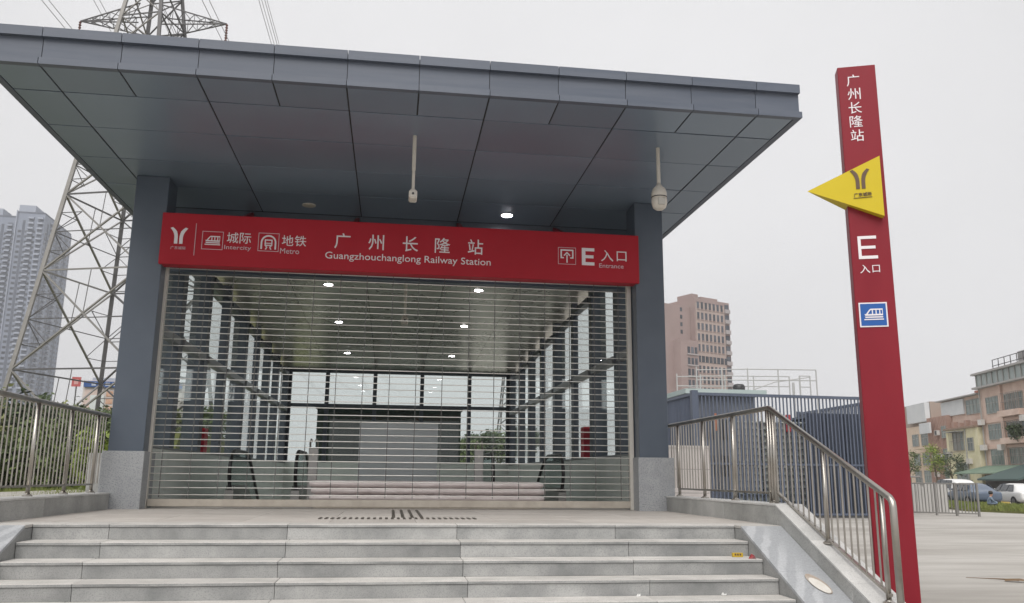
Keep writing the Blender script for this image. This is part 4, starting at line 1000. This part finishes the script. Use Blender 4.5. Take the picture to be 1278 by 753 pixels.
fpart('wall', 9.35,16.9,-9,0.6,GZ,5.85,YELW,h); hwindow(12.6,15.0,3.7,5.5,h,0.6,bars=3,cage=True); hwindow(10.4,11.6,3.6,4.8,h,0.6,bars=2); hwindow(12.0,14.8,0.6,2.3,h,0.6)
fpart('roof_edge', 9.32,17.0,-9,0.85,5.853,6.05,mat('brown_edge',(0.28,0.20,0.15),0.8),h)
for (s_,z_) in ((11.0,2.2),(15.6,3.0)): fpart('air_conditioner', s_,s_+0.8,0.604,0.95,z_,z_+0.55,mat('ac_white',(0.62,0.60,0.57),0.5),h)
fpart('drain_pipe', 12.0,12.1,0.604,0.72,GZ,5.8,mat('pipe_grey',(0.40,0.40,0.38),0.6),h); fpart('canopy_sheet', 12.2,15.4,0.604,1.5,5.56,5.62,mat('grey_slab',(0.36,0.35,0.34),0.8),h)
for k in range(4): fpart('roof_pot', 10.2+k*1.5,10.7+k*1.5,0.1,0.6,6.055,6.5+0.2*(k%2),BRNR,h)
h = thing('white_panel_storey', 'white panelled rooftop storey above the yellow house', 'house', (64,72,6.1), 'village houses behind the cars')
fpart('wall', 9.45,19.4,-9,-0.3,6.06,9.2,PINK,h); fpart('white_panel', 13.6,19.3,-0.296,-0.1,7.5,9.1,PALEW,h)
hwindow(10.0,13.2,7.4,8.8,h,-0.3,bars=4); fpart('roof_sheet', 9.42,19.8,-9,0.3,9.203,9.33,mat('grey_slab',(0.36,0.35,0.34),0.8),h)
fpart('red_roof', 12.0,17.2,-7,-3,9.335,10.3,mat('red_brown_roof',(0.34,0.14,0.10),0.8),h)
h = thing('brown_house', 'brown ribbed clad house between the yellow and tan houses', 'house', (66,78,GZ), 'village houses behind the cars')
fpart('wall', 17.05,22.6,-8,0.3,GZ,7.6,BRNR,h)
for k in range(13): fpart('rib', 17.15+k*0.42,17.27+k*0.42,0.304,0.36,GZ,7.58,BRNR,h)
for (z0,s) in ((5.2,17.3),(2.7,17.3),(0.8,17.3)): hwindow(s,s+1.1,z0,z0+1.2,h,0.36,bars=2)
for (z0,s) in ((2.9,20.2),(5.5,19.0),(0.9,20.0),(2.9,18.7)): 
    ac = fpart('air_conditioner', s,s+0.75,0.364,0.7,z0,z0+0.55,mat('ac_white',(0.62,0.60,0.57),0.5),h); fpart('fan_grille', s+0.1,s+0.6,0.702,0.72,z0+0.06,z0+0.48,DARK,ac)
h = thing('tan_house', 'tan village house with white sheet roof storey behind the red totem', 'house', (68,84,GZ), 'village houses behind the cars')
fpart('wall', 22.65,36,-8,0.0,GZ,6.9,TANP,h); fpart('white_panel', 22.7,28.4,-0.2,0.35,7.3,9.5,PALEW,h); fpart('wall_upper', 22.66,36,-8,-0.25,6.903,9.6,mat('grey_brown',(0.34,0.28,0.24),0.8),h)
fpart('balcony_panel', 19.9,22.9,0.9,1.1,5.8,7.0,PALEW,h); fpart('balcony_floor', 19.9,25.6,0.37,1.1,4.1,4.3,TANP,h)
for z0 in (4.6,2.3,0.3): hwindow(23.2,25.2,z0,z0+1.3,h,0.0,bars=3); hwindow(26.2,28.0,z0,z0+1.3,h,0.0,bars=2)
# green awnings and yellow barrier by the cars
AWN = mat('green_awning', (0.14,0.21,0.155), 0.7, col2=(0.20,0.27,0.20), scale=1.5); AWND = mat('dark_awning', (0.055,0.09,0.085), 0.7)
o = link('green_awning', MB().add([fh(1.0,0.3,2.0),fh(8.8,0.3,2.0),fh(9.2,3.4,1.25),fh(0.6,3.4,1.25),fh(1.0,0.3,1.94),fh(8.8,0.3,1.94),fh(9.2,3.4,1.15),fh(0.6,3.4,1.15)],[(0,1,2,3),(7,6,5,4),(0,4,5,1),(1,5,6,2),(2,6,7,3),(3,7,4,0)]).mesh('green_awning',AWN), None, 'bright green canvas awning under the pink house', 'awning')
o = link('dark_awning', MB().add([fh(-6.5,0.3,2.2),fh(0.4,0.3,2.2),fh(0.8,4.8,0.7),fh(-6.5,4.8,0.7),fh(-6.5,0.3,2.1),fh(0.4,0.3,2.1),fh(0.8,4.8,0.55),fh(-6.5,4.8,0.55)],[(0,1,2,3),(7,6,5,4),(0,4,5,1),(1,5,6,2),(2,6,7,3),(3,7,4,0)]).mesh('dark_awning',AWND), None, 'dark green tarpaulin awning at the right edge behind the white sedan', 'awning')
o = thing('ground_floor_shop', 'dim ground floor shop under the awnings of the pink house', 'shop', (60,64,GZ)); fpart('dark_opening', -6,9,0.31,0.45,GZ,1.1,mat('shop_dark',(0.07,0.065,0.06),0.7),o); fpart('fascia', -6.2,9.1,0.31,0.5,1.12,1.5,mat('shop_tan',(0.35,0.25,0.17),0.7),o)
# street trees in front of the houses
def tree(label, c, H, rx, n, size, lm, seed):
    rg = random.Random(seed); t = thing('street_tree', label, 'tree', c, 'street trees by the houses')
    c = Vector(c); tr = MB().path([c+Vector((0,0,-0.05)),c+Vector((0.08,0,H*0.35)),c+Vector((-0.05,0.1,H*0.62)),c+Vector((0,0,H*0.9))],[0.12,0.09,0.06,0.02],7,cap=False)
    for k in range(5):
        a = rg.uniform(0,6.28); z0 = H*rg.uniform(.4,.7); tr.path([c+Vector((0,0,z0)),c+Vector((math.cos(a)*rx*.4,math.sin(a)*rx*.4,z0+H*.12)),c+Vector((math.cos(a)*rx*.8,math.sin(a)*rx*.8,z0+H*.18))],[0.05,0.03,0.01],5,cap=False)
    part('trunk', tr, BARK, t); mb = MB(); leaf_cloud(mb, c+Vector((0,0,H*0.72)), rx, rx, H*0.28, n, size, rg, clumps=11); me = mb.mesh('crown', lm, fix=False); part('crown', me, lm, t)
q = fh(20.5,3.5,GZ); tree('small leafy street tree before the brown house', q, 5.0, 1.3, 1500, 0.13, LEAF_M, 1)
q = fh(13.2,3.5,GZ); tree('thin yellow green street tree before the yellow house', q, 5.2, 1.5, 1100, 0.14, LEAF_L, 2)
q = fh(10.0,3.2,GZ); tree('sparse dark street tree beside the pink house', q, 4.2, 1.4, 900, 0.13, LEAF_D, 3)
q = fh(0.8,2.0,4.2); 
shrub('window_plant','dark potted plant hanging at the caged window of the pink house',(fh(0.9,0.9,4.9)[0],fh(0.9,0.9,4.9)[1],4.9),0.7,0.7,0.8,900,0.14,LEAF_D,91,'plants on the houses',2,'plant')
# trees seen through the back of the hall
for i,(x,y,H_) in enumerate(((12.8,108,6.6),(15.6,110,7.8),(18.4,112,8.2),(21.5,110,8.8))):
    tree('green tree seen through the back glass of the hall, %s from the right'%('fourth','third','second','first')[i], (x,y,GZ), H_, 2.5, 3600, 0.30, LEAF_D if i%2 else LEAF_M, 40+i)
# second pylon far behind the hall
p2 = thing('distant_pylon', 'faint lattice pylon far beyond the back glass of the hall', 'pylon', (34,210,GZ)); mb = MB(); C2 = Vector((34,210,0))
def c2(i,z): r_ = max(0.8,4.2-0.085*z); return C2+Vector(((-r_,r_,r_,-r_)[i%4],(-r_,-r_,r_,r_)[i%4],z))
for i in range(4):
    mb.bar(c2(i,GZ),c2(i,42),0.3)
    for k in range(9): z0 = k*4.6; mb.bar(c2(i,z0),c2(i+1,z0+4.6),0.16); mb.bar(c2(i+1,z0),c2(i,z0+4.6),0.16)
part('frame', mb, GALVD, p2)
mb = MB()
for z in (30,36,41): mb.bar(C2+Vector((-6,0,z)),C2+Vector((6,0,z)),0.35)
part('cross_arm', mb, GALVD, p2)

# ================================================================== SLAT FENCE AND PLANT ROOM (right, middle distance)
FEN = mat('blue_grey_fence', (0.078,0.096,0.138), 0.5, col2=(0.092,0.11,0.155), scale=1.5, rnd=0.06)
fe = thing('slat_fence', 'tall blue grey vertical slat fence round the plant room', 'fence', (20,24.5,GZ))
slat = MB().box(-0.028,0.028,-0.016,0.016,0,4.85).mesh('slat', FEN)
A_,B2,C3,D4 = Vector((15.66,24.1,0)),Vector((24.6,24.5,0)),Vector((15.5,31.5,0)),Vector((24.9,33.5,0))
def fline(a,b_,stp,short=0):
    n = int((b_-a).length/stp)
    for k in range(n+1):
        p = a+(b_-a)*(k/n); at('slat', slat, fe, (p.x,p.y,GZ+0.1))
    dd_ = (b_-a).normalized()*0.14; a = a+dd_; b_ = b_-dd_
    for z in (3.93,GZ+0.14,1.1): part('rail', MB().bar((a.x,a.y,z),(b_.x,b_.y,z),0.10,0.12 if z > 2 else 0.08), FEN, fe)
    b_ = b_+dd_; part('post', MB().box(b_.x-0.12,b_.x+0.12,b_.y-0.12,b_.y+0.12,GZ,4.06), FEN, fe)
part('post', MB().box(A_.x-0.13,A_.x+0.13,A_.y-0.13,A_.y+0.13,GZ,4.07), FEN, fe)
fline(A_,B2,0.165); fline(A_,C3,0.165); fline(B2,D4,0.165)
link('plant_yard', MB().box(15.8,24.5,24.2,33,GZ+0.004,GZ+0.03).mesh('plant_yard', mat('yard_dark',(0.10,0.10,0.10),0.9)), kind='structure')
pl_ = thing('plant_room', 'grey plant room with grid louvres and mint roof behind the slat fence', 'plant room', (20,29,GZ))
PW = mat('plant_wall', (0.10,0.112,0.14), 0.7, col2=(0.135,0.147,0.175), scale=0.8); MINT = mat('mint_roof', (0.36,0.44,0.43), 0.6, col2=(0.42,0.49,0.48), scale=0.6)
part('wall', MB().box(16.6,19.6,27.0,31.5,GZ,4.2), PW, pl_); part('roof', MB().box(16.2,20.0,26.6,31.8,4.203,4.42), MINT, pl_)
lv_ = part('louvre_block', MB().box(18.3,21.9,26.3,30.5,GZ,3.0), mat('louvre_pale',(0.46,0.48,0.44),0.7,col2=(0.54,0.56,0.51),scale=2.5), pl_)
gr = MB()
for k in range(13): gr.box(18.28+k*0.292,18.34+k*0.292,26.18,26.298,GZ,3.0)
for k in range(15): gr.box(18.25,21.95,26.16,26.297,GZ+0.02+k*0.28,GZ+0.075+k*0.28)
part('louvre_grid', gr, mat('louvre_frame',(0.075,0.085,0.09),0.6,col2=(0.10,0.11,0.11),scale=3), lv_)
for (x,z) in ((17.0,2.2),(17.9,2.2),(17.0,0.6),(17.9,0.6)): part('opening', MB().box(x,x+0.6,26.97,26.998,z,z+0.9), DARK, pl_)
for (x,c_) in ((17.35,(0.40,0.16,0.10)),(18.2,(0.12,0.30,0.40)),(20.7,(0.42,0.05,0.06))): part('pipe_valve', MB().tube((x,26.1,2.55),(x,26.1,3.3),0.11,10), mat('pipe_%d'%int(x*10),c_,0.5), pl_)
part('tank', MB().lathe([(0.05,4.42),(0.28,4.45),(0.30,4.95),(0.22,5.05),(0.02,5.07)],(20.15,30.0,0),14), DARK, pl_, smooth=True)
rl = thing('roof_railing', 'thin pipe guard rails standing on top of the plant room', 'railing', (21,30,4.4))
def rr_(pts, r=0.025):
    part('rail', MB().path(pts, r, 6), WHITEP if False else mat('rail_grey',(0.42,0.42,0.41),0.5), rl)
for y in (30.0,27.3):
    rr_([(17.0,y,5.35),(19.45,y,5.45),(22.8,y,5.5)]); rr_([(17.0,y,4.9),(22.8,y,5.0)])
    for x in (17.0,18.2,19.45,20.93,22.8): rr_([(x,y,4.42 if x < 20 else 3.5),(x,y,5.5)], 0.03)
rr_([(20.9,30,4.8),(22.0,30,5.2),(23.9,30,5.5)]); rr_([(23.35,30,3.5),(23.35,30,5.55)],0.04); rr_([(23.9,30,3.5),(23.9,30,5.55)],0.03); rr_([(23.35,30,5.55),(23.9,30,5.55)]); rr_([(23.35,30,5.0),(23.9,30,5.0)])
rr_([(23.0,30,3.5),(23.0,30,5.2)],0.06)
part('platform', MB().box(22.42,24.2,26.6,30.6,3.3,3.4), PW, pl_); part('end_wall', MB().box(22.6,24.3,27.6,30.4,GZ,3.25), PW, pl_)
CLAD = mat('dark_cladding', (0.038,0.047,0.07), 0.6)
sv = part('side_cladding', MB().box(21.35,24.3,25.6,25.7,GZ,3.35), CLAD, pl_)
for k in range(14): part('rib', MB().box(21.4+k*0.205,21.48+k*0.205,25.54,25.598,GZ,3.35), CLAD, sv)

# plaza barrier and hoarding right of the totem
ba = thing('plaza_barrier', 'low grey steel bar barrier on the plaza right of the totem', 'barrier', (28.5,26.5,GZ))
a,b_ = Vector((27.2,27.9,0)),Vector((29.35,25.9,0))
for z in (GZ+0.12,GZ+1.42): part('rail', MB().bar((a.x,a.y,z),(b_.x,b_.y,z),0.06), GALV, ba)
bars = MB().box(-0.014,0.014,-0.014,0.014,0,1.3).mesh('bar', GALV)
for k in range(23): p = a+(b_-a)*(k/22); at('bar', bars, ba, (p.x,p.y,GZ+0.12))
for f_ in (0.0,0.42,0.7,1.0): p = a+(b_-a)*f_; part('post', MB().box(p.x-.04,p.x+.04,p.y-.04,p.y+.04,GZ,GZ+1.47), GALV, ba)
hb2 = thing('grey_hoarding_block', 'grey panelled utility block behind the plaza barrier', 'utility box', (29.5,30,GZ))
HOA = mat('hoarding_grey', (0.38,0.37,0.355), 0.7, col2=(0.44,0.43,0.41), scale=1.2)
part('body', MB().box(28.2,30.3,29.3,31.0,GZ,0.35), HOA, hb2)
for k in range(5): part('panel', MB().box(28.22+k*0.415,28.61+k*0.415,29.26,29.298,GZ+0.05,0.30), HOA, hb2)
part('frame', MB().path([(28.0,29.2,0.3),(28.0,29.2,0.62),(28.2,29.2,0.68),(28.8,29.2,0.68),(28.95,29.2,0.6),(28.95,29.2,0.3)],0.04,8), GALV, hb2)

# ------------------------------------------------------------------ parked cars
TYRE = mat('tyre', (0.02,0.02,0.02), 0.8); RIM = mat('rim', (0.32,0.32,0.33), 0.35, 0.8); CGL = mat('car_glass', (0.02,0.025,0.03), 0.08, spec=0.7)
def car(label, org, dirv, paint, L_=4.6, W_=1.8, H_=1.46, suv=False):
    d = Vector((dirv[0],dirv[1],0)).normalized(); ang = math.atan2(d.y,d.x)
    t = thing('parked_car', label, 'car', (org[0],org[1],GZ), 'cars parked before the houses', ang)
    hb = 0.98 if suv else 0.86
    # stations along the length: (x, lower z, belt z, roof z, half width at belt, half width of roof)
    if suv: prof = [(-0.5,.45,.92,.92,.80,.78),(-.49,.35,1.0,1.05,.86,.7),(-.46,.30,1.02,1.45,.88,.64),(-.40,.28,1.02,1.64,.9,.66),(-.1,.26,1.0,1.70,.9,.68),(.1,.26,.99,1.66,.9,.67),(.24,.26,.98,1.10,.9,.72),(.30,.26,.97,1.0,.9,.8),(.42,.28,.92,.94,.88,.78),(.48,.32,.8,.82,.82,.72),(.5,.42,.66,.68,.74,.66)]
    else: prof = [(-0.5,.45,.80,.82,.74,.66),(-.485,.34,.9,.93,.82,.72),(-.42,.28,.93,.97,.86,.72),(-.36,.26,.93,1.05,.88,.66),(-.22,.25,.92,1.38,.9,.58),(-.05,.25,.91,1.45,.9,.6),(.08,.25,.9,1.42,.9,.6),(.22,.25,.88,1.06,.9,.66),(.27,.25,.87,.93,.9,.76),(.40,.27,.80,.83,.87,.75),(.475,.32,.68,.70,.8,.7),(.5,.42,.58,.6,.72,.62)]
    P = []; F = []; n = 10; sc_ = W_/1.8
    for (x,lo,be,ro,hw,hr) in prof:
        ring_ = [(-hw*.92,lo),(-hw,lo+.12),(-hw,be-.12),(-hw*.97,be),(-hr,ro-.05),(-hr*.75,ro),(hr*.75,ro),(hr,ro-.05),(hw*.97,be),(hw,be-.12),(hw,lo+.12),(hw*.92,lo)]
        n = len(ring_); P += [(x*L_,y*sc_,z) for y,z in ring_]
    m_ = len(prof)
    for i in range(m_-1):
        for k in range(n): F.append((i*n+k,i*n+(k+1)%n,(i+1)*n+(k+1)%n,(i+1)*n+k))
    F += [tuple(range(n)), tuple(range(m_*n-1,(m_-1)*n-1,-1))]
    body = lpart('body', MB().add(P,F), paint, t, smooth=True)
    md = body.modifiers.new('s','SUBSURF'); md.levels = 1; md.render_levels = 2
    rz = (1.60 if suv else 1.36); bz = (1.06 if suv else 0.97)
    for s_ in (-1,1):
        for (x0,x1,x0t,x1t) in (((-.40,-.20,-.35,-.20),(-.18,.02,-.18,.02),(.04,.215,.04,.13)) if suv else ((-.30,-.14,-.22,-.14),(-.12,.06,-.12,.06),(.08,.22,.08,.135))):
            yb,yt = s_*0.885*sc_, s_*(0.70 if suv else 0.645)*sc_
            q = [(x0*L_,yb,bz),(x1*L_,yb,bz),(x1t*L_,yt,rz),(x0t*L_,yt,rz)]
            lpart('side_window', MB().add(q+[(a_,b_-s_*0.05,c_) for a_,b_,c_ in q],[(0,1,2,3),(7,6,5,4),(0,4,5,1),(1,5,6,2),(2,6,7,3),(3,7,4,0)]), CGL, t)
        for x in (-.305,.31):
            wh = lpart('wheel', MB().tube((x*L_,s_*0.70*sc_,.32),(x*L_,s_*0.915*sc_,.32),.325,20), TYRE, t)
            lpart('rim', MB().tube((x*L_,s_*0.90*sc_,.32),(x*L_,s_*0.925*sc_,.32),.21,16), RIM, wh)
        hl = MB().box(.455*L_,.49*L_,min(s_*.5,s_*.76)*sc_,max(s_*.5,s_*.76)*sc_,.62,.74); lpart('headlight', hl, mat('headlight',(0.6,0.62,0.64),0.15), t, bevel=0.02)
        lpart('mirror', MB().box(.17*L_,.2*L_,min(s_*.9,s_*1.04)*sc_,max(s_*.9,s_*1.04)*sc_,bz-.02,bz+.12), paint, t, bevel=0.02)
    ws = [(.268*L_,-.74*sc_,bz),(.268*L_,.74*sc_,bz),(.115*L_,.56*sc_,rz+.03),(.115*L_,-.56*sc_,rz+.03)]
    lpart('windscreen', MB().add([(a_+.02,b_,c_+.03) for a_,b_,c_ in ws]+[(a_-.05,b_,c_-.03) for a_,b_,c_ in ws],[(0,1,2,3),(7,6,5,4),(0,4,5,1),(1,5,6,2),(2,6,7,3),(3,7,4,0)]), CGL, t)
    lpart('grille', MB().box(.47*L_,.502*L_,-.45*sc_,.45*sc_,.40,.58), DARK, t, bevel=0.02)
    return t
WP = mat('white_car_paint', (0.70,0.70,0.69), 0.25); BP = mat('blue_grey_car_paint', (0.10,0.13,0.18), 0.25)
dv = (0.225,0.974)
car('white sedan parked at the right edge beyond the grass verge', (42.75,40.3), dv, WP)
car('white estate car parked behind the steel barrier', (42.6,46.3), dv, WP, suv=True)
car('blue grey car parked between the two white cars', (40.1,40.9), dv, BP)
o = thing('yellow_barrier', 'yellow block barrier between the parked cars and the houses', 'barrier', (47,47.5,GZ))
YB2 = mat('dull_yellow', (0.50,0.36,0.08), 0.7)
part('block', MB().prism([(0,0),(0.7,0),(0.5,0.5),(0.42,0.95),(0.28,0.95),(0.2,0.5)], lambda u,v,d: (46.2+u,46.2+d,GZ+v), 0.0, 1.6), YB2, o); part('block', MB().prism([(0,0),(0.7,0),(0.5,0.5),(0.42,0.95),(0.28,0.95),(0.2,0.5)], lambda u,v,d: (46.5+u,47.9+d,GZ+v), 0.0, 1.6), YB2, o)

# ------------------------------------------------------------------ squatting person
pp = thing('person', 'person in blue grey top squatting at the edge of the grass verge', 'person', (35.5,33.3,GZ))
me = bpy.data.meshes.new('body')
J = {'pel':(0,0,.26,.15),'wai':(0.02,-.02,.42,.145),'che':(0.06,-.03,.60,.165),'nek':(0.10,-.03,.74,.06),'hd1':(0.12,-.04,.82,.085),'hd2':(0.12,-.04,.92,.095),'hd3':(0.115,-.04,.99,.06),
     'shl':(0.06,.15,.68,.065),'ell':(0.22,.19,.48,.045),'hal':(0.40,.10,.42,.035),'shr':(0.06,-.19,.68,.065),'elr':(0.22,-.22,.48,.045),'har':(0.40,-.10,.40,.035),
     'hil':(0.02,.10,.24,.10),'knl':(0.36,.16,.44,.07),'anl':(0.16,.14,.08,.05),'tol':(0.34,.16,.04,.04),'hir':(0.02,-.12,.24,.10),'knr':(0.36,-.18,.42,.07),'anr':(0.16,-.15,.08,.05),'tor':(0.34,-.17,.04,.04)}
names = list(J); E_ = [('pel','wai'),('wai','che'),('che','nek'),('nek','hd1'),('hd1','hd2'),('hd2','hd3'),('che','shl'),('shl','ell'),('ell','hal'),('che','shr'),('shr','elr'),('elr','har'),('pel','hil'),('hil','knl'),('knl','anl'),('anl','tol'),('pel','hir'),('hir','knr'),('knr','anr'),('anr','tor')]
me.from_pydata([J[n][:3] for n in names],[(names.index(a),names.index(b)) for a,b in E_],[])
bo = link('body', me, pp); bo.rotation_euler = (0,0,rad(-35))
md = bo.modifiers.new('skin','SKIN'); 
for i,n in enumerate(names): sv = me.skin_vertices[0].data[i]; sv.radius = (J[n][3],J[n][3]); sv.use_root = (n == 'pel')
bo.modifiers.new('sub','SUBSURF').render_levels = 2
pm = bpy.data.materials.new('person_body'); pm.use_nodes = True; nt = pm.node_tree; N = nt.nodes; L = nt.links
tc = N.new('ShaderNodeTexCoord'); sx = N.new('ShaderNodeSeparateXYZ'); L.new(tc.outputs['Object'], sx.inputs[0]); rp = N.new('ShaderNodeValToRGB'); rp.color_ramp.interpolation = 'CONSTANT'
els = rp.color_ramp.elements; els[0].position = 0; els[0].color = (0.03,0.035,0.045,1); els[1].position = 0.36; els[1].color = (0.16,0.21,0.28,1)
e = els.new(0.73); e.color = (0.42,0.24,0.17,1); L.new(sx.outputs['Z'], rp.inputs[0]); L.new(rp.outputs[0], N['Principled BSDF'].inputs['Base Color']); N['Principled BSDF'].inputs['Roughness'].default_value = 0.8
me.materials.append(pm)
hr = MB().lathe([(0.02,1.045),(0.075,1.03),(0.108,0.98),(0.112,0.92),(0.095,0.87)],(0.10,-.04,0),14); ho = link('hair', hr.mesh('hair', mat('black_hair',(0.015,0.013,0.012),0.5), smooth=True), pp); ho.rotation_euler = (0,0,rad(-35))

# ================================================================== HAZE
HZ = bpy.data.materials.new('haze_air'); HZ.use_nodes = True; nt = HZ.node_tree; N = nt.nodes; L = nt.links
N.remove(N['Principled BSDF']); pv = N.new('ShaderNodeVolumePrincipled'); pv.inputs['Color'].default_value = (0.93,0.94,0.96,1); pv.inputs['Density'].default_value = 0.0006; pv.inputs['Anisotropy'].default_value = 0.2
L.new(pv.outputs['Volume'], N['Material Output'].inputs['Volume'])
hz = link('haze', MB().box(-420,320,-60,720,GZ-1.0,156).mesh('haze', HZ), kind='stuff'); hz['label'] = 'thin pale haze over the whole district'; hz['category'] = 'haze'
